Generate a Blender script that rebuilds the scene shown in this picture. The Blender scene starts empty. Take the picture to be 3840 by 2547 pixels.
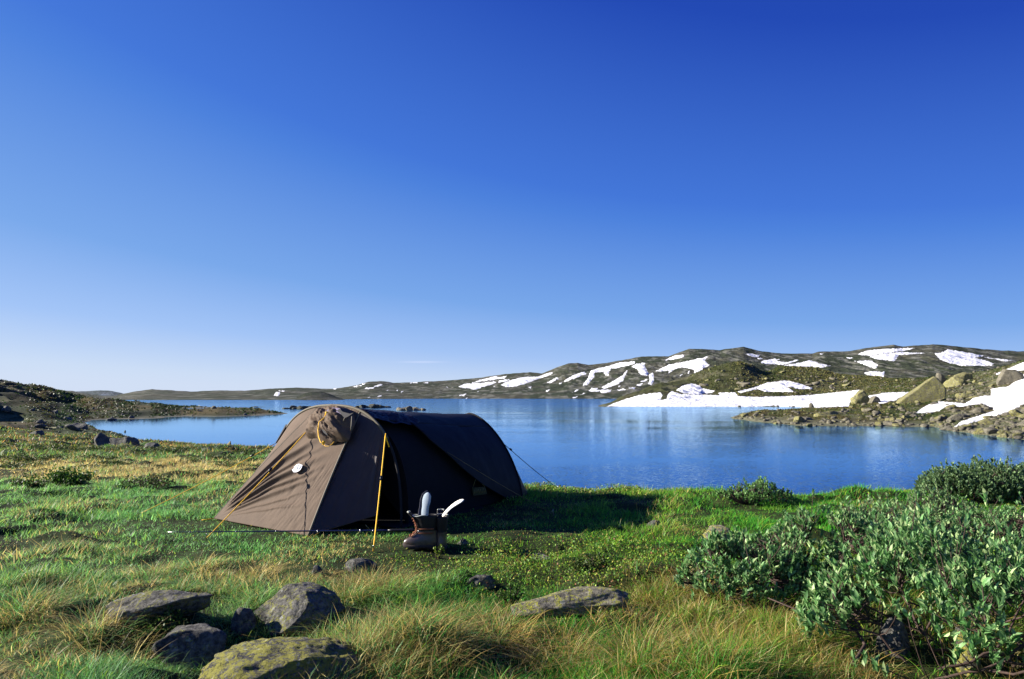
import bpy, bmesh, math, random
import numpy as np
from mathutils import Vector, Matrix
rng = np.random.default_rng(7)
random.seed(7)
S = bpy.context.scene
COL = S.collection
PI = math.pi
FOC, TH, CZ = 683.0, math.atan(57/683), 4.0
CT, ST = math.cos(TH), math.sin(TH)

# ------------------------------------------------------------------ helpers
def P(px, py, d):
    """point seen at pixel px,py at forward distance d"""
    xc = (np.asarray(px, float)-512)/FOC; yc = -(np.asarray(py, float)-339.5)/FOC
    s = d/(CT-yc*ST)
    return xc*s, d+0*s, CZ+s*(ST+yc*CT)
def PX(x, y, z):
    zr = z-CZ
    dep = y*CT+zr*ST; up = -y*ST+zr*CT
    return 512+FOC*x/dep, 339.5-FOC*up/dep
def yz(d, y):
    return float(P(512, y, d)[2])
def tag(o, label=None, cat=None, group=None, kind=None):
    if label: o['label'] = label
    if cat: o['category'] = cat
    if group: o['group'] = group
    if kind: o['kind'] = kind
    return o
def empty(name, loc, label, cat, group=None, rz=0):
    o = bpy.data.objects.new(name, None); COL.objects.link(o)
    o.location = loc; o.rotation_euler = (0, 0, rz); o.empty_display_size = .1
    return tag(o, label, cat, group)
def mk(name, verts, faces, mat, parent=None, smooth=True, world=True):
    """mesh from arrays; faces list or (n,k) array. verts are in world space unless world=False"""
    me = bpy.data.meshes.new(name)
    verts = np.asarray(verts, dtype=np.float32).reshape(-1, 3)
    if parent is not None and world:
        verts = verts-np.array(parent.location, dtype=np.float32)
    if isinstance(faces, np.ndarray):
        build(me, verts, [faces])
    else:
        me.from_pydata(verts.tolist(), [], [list(map(int, f)) for f in faces])
    if smooth:
        me.polygons.foreach_set('use_smooth', np.ones(len(me.polygons), bool))
    me.materials.append(mat); me.update()
    o = bpy.data.objects.new(name, me); COL.objects.link(o)
    if parent is not None: o.parent = parent
    return o
def build(me, verts, facelists):
    """fast mesh creation from several (n,k) index arrays"""
    me.vertices.add(len(verts)); me.vertices.foreach_set('co', np.asarray(verts, np.float32).ravel())
    loops = np.concatenate([f.ravel() for f in facelists]).astype(np.int32)
    sizes = np.concatenate([np.full(len(f), f.shape[1]) for f in facelists])
    me.loops.add(len(loops)); me.loops.foreach_set('vertex_index', loops)
    me.polygons.add(len(sizes))
    st = np.concatenate([[0], np.cumsum(sizes)[:-1]]).astype(np.int32)
    me.polygons.foreach_set('loop_start', st)
    me.update(calc_edges=True)
def vcol(o, cols, name='col'):
    a = o.data.color_attributes.new(name, 'FLOAT_COLOR', 'POINT')
    c = np.ones((len(o.data.vertices), 4), np.float32); c[:, :3] = cols
    a.data.foreach_set('color', c.ravel())
def gridfaces(nr, nc, mask=None, wrap=False):
    i = np.arange(nr-1)[:, None]; j = np.arange(nc if wrap else nc-1)[None, :]
    a = i*nc+j; b = i*nc+(j+1) % nc
    f = np.stack([a+0*b, b, b+nc, a+nc], -1).reshape(-1, 4)
    return f if mask is None else f[mask.reshape(-1)]
# value noise
def _h(ix, iy, iz, seed):
    n = (ix*374761393+iy*668265263+iz*2147483647+seed*1274126177) & 0xFFFFFFFF
    n = ((n ^ (n >> 13))*1274126177) & 0xFFFFFFFF
    n = (n ^ (n >> 16)); n = (n*2246822519) & 0xFFFFFFFF; n ^= n >> 15
    return (n & 0xFFFFFF)/float(0xFFFFFF)
def noise(x, y, z=0.0, seed=0):
    x = np.asarray(x, float); y = np.asarray(y, float); z = np.asarray(z, float)+0*x
    ix = np.floor(x).astype(np.int64); iy = np.floor(y).astype(np.int64); iz = np.floor(z).astype(np.int64)
    fx, fy, fz = x-ix, y-iy, z-iz
    fx = fx*fx*fx*(fx*(fx*6-15)+10); fy = fy*fy*fy*(fy*(fy*6-15)+10); fz = fz*fz*(3-2*fz)
    def L(dz):
        a = _h(ix, iy, iz+dz, seed); b = _h(ix+1, iy, iz+dz, seed)
        c = _h(ix, iy+1, iz+dz, seed); d = _h(ix+1, iy+1, iz+dz, seed)
        return (a+(b-a)*fx)*(1-fy)+(c+(d-c)*fx)*fy
    l0 = L(0)
    if not np.any(fz): return l0*2-1
    return (l0*(1-fz)+L(1)*fz)*2-1
def fbm(x, y, z=0.0, seed=0, oct=4, lac=2.03, gain=.5):
    t = 0; a = 1; s = 0
    for k in range(oct):
        t = t+a*noise(x*lac**k+k*17.3, y*lac**k-k*9.1, z*lac**k, seed+k); s += a; a *= gain
    return t/s
def sm(a, b, x):
    t = np.clip((x-a)/(b-a), 0, 1); return t*t*(3-2*t)
def tube(pts, rad, n=6, closed=False):
    pts = np.asarray(pts, float); N = len(pts); rad = np.broadcast_to(np.asarray(rad, float), (N,))
    V = []; F = []
    tg = np.gradient(pts, axis=0); tg /= np.linalg.norm(tg, axis=1)[:, None]+1e-9
    ref = np.array([0, 0, 1.0]) if abs(tg[0][2]) < .9 else np.array([1.0, 0, 0])
    for i in range(N):
        a = np.cross(tg[i], ref); a /= np.linalg.norm(a)+1e-9; b = np.cross(tg[i], a)
        ref = np.cross(a, tg[i])
        for k in range(n):
            t = 2*PI*k/n
            V.append(pts[i]+rad[i]*(math.cos(t)*a+math.sin(t)*b))
    for i in range(N-1):
        for k in range(n):
            F.append((i*n+k, i*n+(k+1) % n, (i+1)*n+(k+1) % n, (i+1)*n+k))
    F.append(tuple(range(n-1, -1, -1))); F.append(tuple((N-1)*n+k for k in range(n)))
    return V, F
class MB:
    def __init__(s): s.v = []; s.f = []
    def add(s, V, F):
        o = len(s.v); s.v += [tuple(v) for v in V]; s.f += [tuple(i+o for i in f) for f in F]; return s
    def tube(s, p, r, n=6): return s.add(*tube(p, r, n))
    def build(s, name, mat, parent=None, smooth=True, world=True):
        return mk(name, s.v, s.f, mat, parent, smooth, world)

# ------------------------------------------------------------------ materials
def newmat(name):
    m = bpy.data.materials.new(name); m.use_nodes = True
    nt = m.node_tree; nt.nodes.clear()
    out = nt.nodes.new('ShaderNodeOutputMaterial')
    return m, nt, out
def N(nt, t, **kw):
    n = nt.nodes.new(t)
    for k, v in kw.items():
        if hasattr(n, k): setattr(n, k, v)
        else: n.inputs[k.replace('_', ' ')].default_value = v
    return n
def lk(nt, a, b): nt.links.new(a, b)
def ramp(nt, src, stops, interp='LINEAR'):
    r = nt.nodes.new('ShaderNodeValToRGB'); e = r.color_ramp; e.interpolation = interp
    while len(e.elements) < len(stops): e.elements.new(.5)
    for el, (p, c) in zip(e.elements, stops):
        el.position = p; el.color = (*c, 1) if len(c) == 3 else c
    lk(nt, src, r.inputs[0]); return r
def tex_noise(nt, scale, detail=6, rough=.6, coord='Object', vec=None, dist=0):
    n = nt.nodes.new('ShaderNodeTexNoise'); n.inputs['Scale'].default_value = scale
    n.inputs['Detail'].default_value = detail; n.inputs['Roughness'].default_value = rough
    n.inputs['Distortion'].default_value = dist
    if vec is None:
        tc = nt.nodes.new('ShaderNodeTexCoord'); vec = tc.outputs[coord]
    lk(nt, vec, n.inputs['Vector']); return n
def mixc(nt, fac, a, b, mode='MIX'):
    m = nt.nodes.new('ShaderNodeMix'); m.data_type = 'RGBA'; m.blend_type = mode
    for s, v in ((0, fac), (6, a), (7, b)):
        if hasattr(v, 'is_linked') or hasattr(v, 'links'): lk(nt, v, m.inputs[s])
        elif s == 0: m.inputs[0].default_value = v
        else: m.inputs[s].default_value = (*v, 1)
    return m.outputs[2]
def bsdf(nt, out, col, rough=.8, spec=.3, bump=None, bs=.5, bd=.01, metal=0, sheen=0):
    b = nt.nodes.new('ShaderNodeBsdfPrincipled')
    if hasattr(col, 'links'): lk(nt, col, b.inputs['Base Color'])
    else: b.inputs['Base Color'].default_value = (*col, 1)
    b.inputs['Roughness'].default_value = rough; b.inputs['Specular IOR Level'].default_value = spec
    b.inputs['Metallic'].default_value = metal; b.inputs['Sheen Weight'].default_value = sheen
    if bump is not None:
        bu = nt.nodes.new('ShaderNodeBump'); bu.inputs['Strength'].default_value = bs
        bu.inputs['Distance'].default_value = bd
        lk(nt, bump, bu.inputs['Height']); lk(nt, bu.outputs[0], b.inputs['Normal'])
    lk(nt, b.outputs[0], out.inputs[0]); return b
def simple(name, col, rough=.7, var=.25, scale=60, spec=.3, bs=.3, bd=.002, metal=0, sheen=0):
    m, nt, out = newmat(name)
    n = tex_noise(nt, scale)
    c = ramp(nt, n.outputs[0], [(.3, tuple(v*(1-var) for v in col)), (.7, tuple(min(1, v*(1+var)) for v in col))])
    bsdf(nt, out, c.outputs[0], rough, spec, n.outputs[0], bs, bd, metal, sheen); return m
def leafmat(name, trans=.35, rough=.5, spec=.35, scale=None):
    m, nt, out = newmat(name)
    at = N(nt, 'ShaderNodeAttribute', attribute_name='col')
    b = bsdf(nt, out, at.outputs['Color'], rough, spec)
    tr = nt.nodes.new('ShaderNodeBsdfTranslucent'); lk(nt, at.outputs['Color'], tr.inputs[0])
    mx = nt.nodes.new('ShaderNodeMixShader'); mx.inputs[0].default_value = trans
    lk(nt, b.outputs[0], mx.inputs[1]); lk(nt, tr.outputs[0], mx.inputs[2]); lk(nt, mx.outputs[0], out.inputs[0])
    return m
def rockmat(name, base=(.20, .19, .185), dark=(.06, .06, .065), lich=(.30, .30, .05), amount=.5, sc=1.0, bd=.03):
    m, nt, out = newmat(name)
    n1 = tex_noise(nt, 5*sc, 9, .7)
    n2 = tex_noise(nt, 38*sc, 6, .75)
    c = ramp(nt, n1.outputs[0], [(.32, dark), (.5, base), (.72, tuple(v*1.35 for v in base))])
    c2 = ramp(nt, n2.outputs[0], [(.38, (.38, .38, .38)), (.62, (1.45, 1.45, 1.45))])
    k = mixc(nt, 1.0, c.outputs[0], c2.outputs[0], 'MULTIPLY')
    n3 = tex_noise(nt, 21*sc, 9, .8, dist=.6)
    n4 = tex_noise(nt, 60*sc, 4, .7)
    ad = N(nt, 'ShaderNodeMath', operation='ADD'); lk(nt, n3.outputs[0], ad.inputs[0])
    ml = N(nt, 'ShaderNodeMath', operation='MULTIPLY'); ml.inputs[1].default_value = .35
    lk(nt, n4.outputs[0], ml.inputs[0]); lk(nt, ml.outputs[0], ad.inputs[1])
    th = 1.0-.55*amount
    lm = ramp(nt, ad.outputs[0], [(min(.98, th*.83), (0, 0, 0)), (min(.99, th*.83+.04), (1, 1, 1))])
    col = mixc(nt, lm.outputs[0], k, lich)
    # pale crust spots
    n5 = tex_noise(nt, 22*sc, 5, .6)
    pm = ramp(nt, n5.outputs[0], [(.62, (0, 0, 0)), (.66, (.7, .7, .7))])
    col = mixc(nt, pm.outputs[0], col, (.30, .31, .29))
    ad2 = N(nt, 'ShaderNodeMath', operation='ADD'); lk(nt, n1.outputs[0], ad2.inputs[0]); lk(nt, n2.outputs[0], ad2.inputs[1])
    bsdf(nt, out, col, .9, .2, ad2.outputs[0], .9, bd); return m
def terrmat(name, mul_scale=(2.5, 14), lo=.45, hi=1.5, bd=.2, attr='col', bs=.7):
    m, nt, out = newmat(name)
    at = N(nt, 'ShaderNodeAttribute', attribute_name=attr)
    geo = nt.nodes.new('ShaderNodeNewGeometry')
    n1 = tex_noise(nt, mul_scale[0], 8, .7, vec=geo.outputs['Position'])
    n2 = tex_noise(nt, mul_scale[1], 5, .7, vec=geo.outputs['Position'])
    a = ramp(nt, n1.outputs[0], [(.3, (lo, lo, lo*.95)), (.7, (hi, hi, hi*.95))])
    b = ramp(nt, n2.outputs[0], [(.3, (.6, .6, .6)), (.7, (1.3, 1.3, 1.3))])
    c = mixc(nt, 1, at.outputs['Color'], a.outputs[0], 'MULTIPLY')
    c = mixc(nt, 1, c, b.outputs[0], 'MULTIPLY')
    bsdf(nt, out, c, .95, .1, n1.outputs[0], bs, bd); return m

M_grass = leafmat('grass_blades', .5, .5, .35)
M_leaf = leafmat('willow_leaves', .42, .5, .4)
M_cover = leafmat('cover_leaves', .3, .55, .25)
M_bark = simple('bark', (.055, .035, .028), .85, .4, 90)
M_rock = rockmat('lichen_rock', (.13, .125, .11), (.035, .035, .03), lich=(.20, .20, .05), amount=.27)
M_rock_y = rockmat('lichen_rock_yellow', (.10, .097, .085), (.03, .03, .03), amount=.42, lich=(.23, .22, .045))
M_rock_p = rockmat('pale_rock', (.19, .175, .13), amount=.3)
M_rock_g = rockmat('grey_rock', (.12, .117, .105), (.03, .03, .03), amount=.12)
M_rock_far = rockmat('shore_rock', (.16, .145, .105), (.07, .065, .055), (.22, .20, .09), .15, .35, .15)
M_slab = rockmat('slab_rock', (.18, .165, .105), (.10, .09, .07), (.25, .235, .08), .4, .14, .3)
M_fardark = rockmat('islet_rock', (.07, .07, .06), (.02, .02, .02), (.10, .10, .04), .3, .3, .2)

# ------------------------------------------------------------------ camera, world, sun
cam = bpy.data.objects.new('Camera', bpy.data.cameras.new('Camera')); COL.objects.link(cam)
cam.location = (0, 0, CZ); cam.rotation_euler = (PI/2+TH, 0, 0)
cam.data.sensor_width = 36; cam.data.lens = FOC*36/1024; cam.data.clip_end = 30000; cam.data.clip_start = .05
S.camera = cam
SUN_EL = math.radians(21.5)
sdir = Vector((-math.cos(SUN_EL), .12, math.sin(SUN_EL))).normalized()   # towards the sun: from the left
sun = bpy.data.objects.new('sun', bpy.data.lights.new('sun', 'SUN')); COL.objects.link(sun)
sun.data.energy = 5; sun.data.angle = math.radians(.5); sun.data.color = (1, .93, .82)
sun.rotation_euler = sdir.to_track_quat('Z', 'Y').to_euler(); sun.location = (-30, 0, 30)
W = bpy.data.worlds.new('World'); S.world = W; W.use_nodes = True
nt = W.node_tree; nt.nodes.clear()
wo = nt.nodes.new('ShaderNodeOutputWorld'); bg = nt.nodes.new('ShaderNodeBackground')
sky = nt.nodes.new('ShaderNodeTexSky'); sky.sky_type = 'NISHITA'; sky.sun_disc = False
sky.sun_elevation = SUN_EL; sky.sun_rotation = math.radians(-80)
sky.air_density = 1.0; sky.dust_density = .3; sky.ozone_density = 2.5; sky.altitude = 1200
bg.inputs[1].default_value = .10
EXPO = 1.42
tc = nt.nodes.new('ShaderNodeTexCoord'); sp = nt.nodes.new('ShaderNodeSeparateXYZ'); lk(nt, tc.outputs['Generated'], sp.inputs[0])
def mth(op, a, b=None):
    n = nt.nodes.new('ShaderNodeMath'); n.operation = op
    for i, v in enumerate((a, b)):
        if v is None: continue
        if hasattr(v, 'links'): lk(nt, v, n.inputs[i])
        else: n.inputs[i].default_value = v
    return n.outputs[0]
# deep polarised mountain sky: darker away from the sun and with height
ev = mth('ADD', mth('MULTIPLY', mth('MAXIMUM', sp.outputs[2], 0), mth('ADD', mth('MULTIPLY', sp.outputs[0], .5), 1)), mth('MULTIPLY', sp.outputs[0], .03))
rp_ = ramp(nt, mth('ADD', ev, .05), [(.05, (.60, .70, .90)), (.062, (.575, .69, .90)), (.108, (.35, .53, .90)), (.18, (.182, .378, .81)), (.327, (.066, .212, .715)), (.36, (.05, .175, .69)), (.61, (.011, .060, .455)), (1, (.006, .030, .28))])
gain = 1/(.10*2**EXPO)
sc0 = nt.nodes.new('ShaderNodeVectorMath'); sc0.operation = 'SCALE'; lk(nt, rp_.outputs[0], sc0.inputs[0]); sc0.inputs['Scale'].default_value = gain
sc1 = nt.nodes.new('ShaderNodeVectorMath'); sc1.operation = 'SCALE'; lk(nt, sky.outputs[0], sc1.inputs[0]); sc1.inputs['Scale'].default_value = .8
skymix = mixc(nt, .04, sc0.outputs[0], sc1.outputs[0])
# one faint wisp of cloud low over the water
cx, cy, cz_ = P(422, 362, 1.0); cb = float(cz_-CZ)
ax = mth('DIVIDE', sp.outputs[0], mth('MAXIMUM', sp.outputs[1], .05)); az = mth('DIVIDE', sp.outputs[2], mth('MAXIMUM', sp.outputs[1], .05))
e1 = mth('DIVIDE', mth('SUBTRACT', ax, float(cx)), .028); e2 = mth('DIVIDE', mth('SUBTRACT', az, cb), .0012)
ee = mth('ADD', mth('MULTIPLY', e1, e1), mth('MULTIPLY', e2, e2))
cl = mth('MULTIPLY', mth('EXPONENT', mth('MULTIPLY', ee, -1)), .10)
skyc = mixc(nt, cl, skymix, (6.5, 5.6, 6))
lk(nt, skyc, bg.inputs[0]); lk(nt, bg.outputs[0], wo.inputs[0])
S.view_settings.view_transform = 'Standard'; S.view_settings.look = 'None'
S.view_settings.exposure = EXPO; S.view_settings.gamma = 1; S.view_settings.use_curve_mapping = False
S.render.engine = 'CYCLES'

# ------------------------------------------------------------------ terrain tables
LD = np.linspace(math.log(.3), math.log(1300), 620)
class Terrain:
    """height table over (direction, distance): each column is a profile of (distance, height)"""
    def __init__(s, cols):
        s.px = np.array([c[0] for c in cols], float); T = []
        for _, prof in cols:
            d = [math.log(p[0]) for p in prof]
            z = [p[2] if p[1] == 'z' else yz(p[0], p[2]) for p in prof]
            T.append(np.interp(LD, d, z))
        T = np.array(T); k = np.array([1, 2, 3, 2, 1.])/9
        s.T = np.apply_along_axis(lambda r: np.convolve(np.pad(r, 2, 'edge'), k, 'valid'), 1, T)
    def base(s, x, y):
        y = np.maximum(np.asarray(y, float), .25)
        px = 512+FOC*1.008*x/y; d = np.log(y)
        fi = np.interp(px, s.px, np.arange(len(s.px))); i = np.clip(np.floor(fi).astype(int), 0, len(s.px)-2); f = fi-i
        fj = np.clip((d-LD[0])/(LD[1]-LD[0]), 0, len(LD)-1.001); j = np.floor(fj).astype(int); g = fj-j
        T = s.T
        return (T[i, j]*(1-g)+T[i, j+1]*g)*(1-f)+(T[i+1, j]*(1-g)+T[i+1, j+1]*g)*f
def pr(near, *pts):
    out = list(near)
    for p in pts: out.append(p if len(p) == 3 else (p[0], 'y', p[1]))
    return out
z_ = lambda d, z: (d, 'z', z)
n0 = [z_(.3, 2.8), z_(8, 2.8), z_(12, 2.64)]
left_cols = [
 (-500, [z_(.3, 2.8), z_(8, 2.9), z_(20, 3.4), z_(60, 7), z_(150, 16), z_(400, 30), z_(700, 10), z_(1300, -5)]),
 (-150, [z_(.3, 2.8), z_(8, 2.82), z_(20, 2.8), z_(60, 4.0), z_(150, 9), z_(300, 18), z_(500, 12), z_(1300, -5)]),
 (0, pr(n0, (20, 456), (32, 444), (45, 436), (60, 427), (80, 416), (110, 405), (150, 396), (200, 389), (260, 383), (330, 384.5), z_(420, 5), z_(500, -1), z_(1300, -3))),
 (36, pr(n0, (20, 456.5), (32, 445), (45, 438), (60, 430), (80, 421), (110, 411), (150, 401), (200, 394), (260, 390), (330, 391.5), z_(420, 2), z_(500, -1), z_(1300, -3))),
 (62, pr(n0, (20, 457), (32, 446.5), (45, 440), (60, 433), (80, 426), (110, 416), (150, 406), (200, 399), (280, 395), (340, 396.5), z_(420, 0), z_(500, -1), z_(1300, -3))),
 (88, pr(n0, (20, 457), (32, 447.5), (45, 441), (60, 434.5), (80, 428), z_(95, .1), z_(104, -.2), z_(111, 0), (130, 415), (170, 407), (220, 402.3), (260, 401.5), (330, 403), z_(400, -1), z_(1300, -3))),
 (112, pr(n0, (20, 457.5), (32, 449), (45, 442.5), (60, 435), z_(78, .12), z_(86, -.6), z_(110, -.6), z_(121, 0), (135, 413), (170, 407), (210, 403.5), (250, 404.3), z_(300, -1), z_(1300, -3))),
 (135, pr(n0, (20, 457.5), (32, 449.5), (45, 443.5), z_(63, .12), z_(69, -.4), z_(90, -.8), z_(115, -.3), z_(124, 0), (140, 412), (175, 406.5), (210, 404), (245, 405), z_(295, -1), z_(1300, -3))),
 (161, pr(n0, (20, 457.5), (32, 450), (45, 444.8), z_(57, .14), z_(62, -.3), z_(90, -.8), z_(120, -.3), z_(130, 0), (147, 411), (180, 406.5), (210, 405.5), (250, 405.7), z_(290, -.8), z_(1300, -3))),
 (186, pr(n0, (20, 457), (32, 450.3), (45, 445.3), z_(56, .15), z_(61, -.3), z_(90, -.8), z_(132, -.3), z_(140, 0), (155, 411.5), (185, 409.3), z_(205, -.3), z_(230, -.3), z_(240, .1), (270, 405.8), z_(290, -.2), z_(320, -1), z_(1300, -3))),
 (217, pr(n0, (20, 457), (32, 451), (45, 446.8), z_(54, .15), z_(59, -.3), z_(90, -.8), z_(130, -.3), z_(136, 0), (150, 411), (170, 407.3), z_(190, .1), z_(205, -.3), z_(235, -.3), z_(250, .06), (270, 407), z_(290, -.3), z_(320, -1), z_(1300, -3))),
 (250, pr(n0, (20, 457), (32, 452), (43, 448.2), z_(52, .15), z_(57, -.3), z_(90, -.8), z_(138, -.3), z_(145, 0), (170, 409.3), z_(190, 0), z_(210, -.4), z_(320, -1), z_(1300, -3))),
 (284, pr(n0, (20, 457), (30, 453), (41, 449.4), z_(50, .15), z_(55, -.3), z_(90, -.8), z_(155, -.1), z_(168, .12), z_(176, -.1), z_(320, -1), z_(1300, -3))),
 (330, pr(n0[:2], z_(9, 2.78), (14, 468), (20, 459), z_(30, 1.3), z_(40, .3), z_(45, -.3), z_(90, -1), z_(320, -1), z_(1300, -3))),
 (430, pr(n0[:2], z_(9, 2.78), z_(12, 2.4), z_(20, 1.4), z_(28, .3), z_(34, -.5), z_(90, -1.2), z_(1300, -3))),
 (530, pr(n0[:2], z_(9.3, 2.8), z_(9.7, 2.74), z_(11, 2.35), z_(15, 1.2), z_(20, .1), z_(24, -.5), z_(90, -1.5), z_(1300, -3))),
 (700, [z_(.3, 2.8), z_(8.6, 2.8), z_(9, 2.74), z_(10, 2.5), z_(14, 1.2), z_(19, 0), z_(24, -.5), z_(90, -1.5), z_(1300, -3)]),
 (800, [z_(.3, 2.8), z_(8.4, 2.8), z_(8.8, 2.74), z_(10, 2.45), z_(14, 1.2), z_(19, 0), z_(24, -.5), z_(90, -1.5), z_(1300, -3)]),
 (920, [z_(.3, 2.8), z_(8.8, 2.8), z_(9.2, 2.74), z_(10.4, 2.45), z_(14, 1.2), z_(19, 0), z_(24, -.5), z_(90, -1.5), z_(1300, -3)]),
 (1500, [z_(.3, 2.8), z_(9.4, 2.82), z_(9.9, 2.76), z_(11, 2.45), z_(14, 1.2), z_(19, 0), z_(24, -.5), z_(90, -1.5), z_(1300, -3)]),
]
TL = Terrain(left_cols)
TC = np.array([-1.2, 7.3])
def hum_amp(x, y):
    """hummocks: flat under the tent, stronger away from it"""
    r = np.hypot((x-TC[0])/2.3, (y-TC[1])/2.0)
    return sm(.8, 1.5, r)
def ground_z(x, y):
    z = TL.base(x, y)
    d = np.maximum(y, .3)
    A = .25+.75*hum_amp(x, y)
    near = 1-sm(25, 45, d)
    z = z+near*A*(.075*fbm(x*1.3, y*1.3, seed=3, oct=3)+.11*np.maximum(0, fbm(x*2.4, y*2.4, seed=11, oct=2)))
    # hollow in the foreground, bottom left, between boulders
    z = z-.10*np.exp(-(((x+1.15)/.5)**2+((y-3.35)/.28)**2))
    mid = sm(12, 30, d)*(1-sm(320, 420, d))
    amp = np.clip(d*.0035, 0, .9)*sm(-.35, .6, z)
    ph = fbm(x/ (7+0*x), y/9, seed=21, oct=4)
    big = fbm(x/26, y/34, seed=31, oct=3)*sm(60, 110, d)*(1-sm(95, 200, 512+FOC*x/d))
    lft = sm(45, 70, d)*(1-sm(300, 400, d))*(1-sm(110, 190, 512+FOC*x/d))*sm(.3, 2.0, z)
    rg = .5-np.abs(fbm((x*.8+y*.45)/15, (y*.8-x*.3)/34, seed=35, oct=3))*2
    z = z+mid*amp*ph*1.3+big*1.0*sm(.3, 1.5, z)+lft*2.6*rg
    z = z+sm(15, 25, d)*(1-sm(50, 80, d))*.32*fbm(x/1.7, y/2.8, seed=37, oct=3)*sm(.2, .8, z)
    return z
right_cols = [
 (560, [z_(50, -2), z_(1300, -2)]),
 (592, [z_(50, -2), z_(262, -.4), z_(276, -.1), z_(330, -1), z_(1300, -2)]),
 (605, pr([z_(50, -2)], z_(258, -.3), z_(268, .05), (300, 404.6), (340, 403.8), z_(400, -1), z_(1300, -2))),
 (620, pr([z_(50, -2)], z_(258, -.3), z_(268, 0), (300, 403), (380, 399), (450, 400), z_(600, -2), z_(1300, -2))),
 (640, pr([z_(50, -2)], z_(258, -.3), z_(268, 0), (300, 402.5), (360, 396), (420, 392.5), (480, 394), z_(700, -2), z_(1300, -2))),
 (662, pr([z_(50, -2)], z_(258, -.3), z_(268, 0), (300, 402), (360, 392), (440, 383.8), (500, 385), z_(800, -2), z_(1300, -2))),
 (687, pr([z_(50, -2)], z_(258, -.3), z_(268, 0), (300, 402), (350, 394), (420, 384), (500, 378.6), (560, 380), z_(900, -2), z_(1300, -2))),
 (704, pr([z_(50, -2)], z_(258, -.3), z_(268, 0), (300, 402), (345, 396), (385, 391), (435, 381), (480, 372), (540, 373), z_(900, -2), z_(1300, -2))),
 (720, pr([z_(50, -2)], z_(130, -.4), z_(258, -.3), z_(268, 0), (300, 402), (345, 396), (385, 389), (430, 378), (475, 367), (530, 369), z_(900, -2), z_(1300, -2))),
 (731, pr([z_(50, -2)], z_(125, -.2), z_(130, .1), z_(136, -.2), z_(258, -.3), z_(268, 0), (300, 402), (345, 396), (385, 389), (430, 376), (475, 363.5), (530, 366), z_(900, 0), z_(1300, -2))),
 (743, pr([z_(50, -2)], z_(114, -.3), z_(119, 0), (130, 413), z_(143, 0), z_(150, -.3), z_(258, -.3), z_(268, 0), (300, 402), (345, 395), (385, 388), (430, 374), (475, 362.3), (530, 365), z_(900, 0), z_(1300, -2))),
 (756, pr([z_(50, -2)], z_(104, -.3), z_(109, 0), (122, 413.8), (136, 411), z_(153, 0), z_(160, -.3), z_(258, -.3), z_(268, 0), (300, 401.7), (345, 394.5), (390, 387), (440, 376), (480, 368), (530, 369), z_(900, 0), z_(1300, -2))),
 (765, pr([z_(50, -2)], z_(102, -.3), z_(105, 0), (120, 414), (140, 410), z_(160, 0), z_(170, -.3), z_(258, -.3), z_(269, 0), (300, 401.5), (345, 394), (400, 385), (460, 376), (520, 373), (600, 375), z_(900, 0), z_(1300, -2))),
 (780, pr([z_(50, -2)], z_(94, -.3), z_(100, 0), (118, 415), (150, 409.3), z_(180, 0), z_(190, -.3), z_(258, -.3), z_(270, 0), (300, 401), (345, 393), (400, 384), (500, 374), (620, 366.8), (700, 368), z_(1000, 0), z_(1300, -2))),
 (798, pr([z_(50, -2)], z_(91, -.3), z_(94.5, 0), (106, 418), (130, 412), (155, 408.6), z_(190, .05), z_(205, -.15), z_(250, -.2), z_(266, .1), (300, 401), (345, 393), (400, 384.5), (500, 375), (630, 367), (700, 368), z_(1000, 0), z_(1300, -2))),
 (815, pr([z_(50, -2)], z_(90, -.3), z_(93.5, 0), (100, 421), (120, 415), (150, 408.3), (190, 407), (240, 406.3), (270, 405.5), (300, 401.5), (345, 393), (400, 385), (500, 376), (640, 367.6), (700, 369), z_(1000, 0), z_(1300, -2))),
 (845, pr([z_(50, -2)], z_(90, -.3), z_(92.6, 0), (98, 422), (115, 414), (150, 407), (200, 404), (270, 397), (330, 391), (400, 386), (500, 380), (620, 375.3), (700, 377), z_(1000, 0), z_(1300, -2))),
 (880, pr([z_(50, -2)], z_(90, -.3), z_(92.6, 0), (97, 422), (112, 415), (140, 408), (175, 402), (220, 396), (280, 390), (350, 385), (450, 380.5), (560, 377.3), (640, 379), z_(1000, 0), z_(1300, -2))),
 (934, pr([z_(50, -2)], z_(87, -.3), z_(90, 0), (94, 422), (105, 416), (125, 409), (150, 402), (180, 396), (220, 390), (270, 384.5), (330, 380), (400, 378), (460, 380), z_(900, 0), z_(1300, -2))),
 (958, pr([z_(50, -2)], z_(75, -.3), z_(78, 0), (82, 426), (92, 418), (108, 410), (130, 403), (160, 396), (190, 389), (230, 383), (290, 379), (340, 377.5), (400, 380), z_(900, 0), z_(1300, -2))),
 (992, pr([z_(50, -2)], z_(67, -.3), z_(70, 0), (74, 430), (84, 421), (98, 412), (115, 404), (135, 397), (165, 388), (200, 380), (240, 374), (280, 371.8), (330, 375), z_(900, 0), z_(1300, -2))),
 (1024, pr([z_(50, -2)], z_(61, -.3), z_(64.4, 0), (68, 433), (76, 424), (88, 414), (100, 405), (120, 396), (145, 385), (175, 374), (210, 365), (240, 361), (280, 364), z_(800, 0), z_(1300, -2))),
 (1100, pr([z_(50, -2)], z_(55, -.3), z_(58, 0), (62, 436), (70, 425), (80, 412), (92, 398), (110, 382), (135, 365), (160, 352), (190, 345), (240, 348), z_(800, 0), z_(1300, -2))),
 (1400, pr([z_(40, -.3)], z_(48, 0), (60, 415), (80, 380), (110, 345), (150, 320), (200, 310), (260, 318), z_(800, 0), z_(1300, -2))),
]
TR = Terrain(right_cols)
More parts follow.
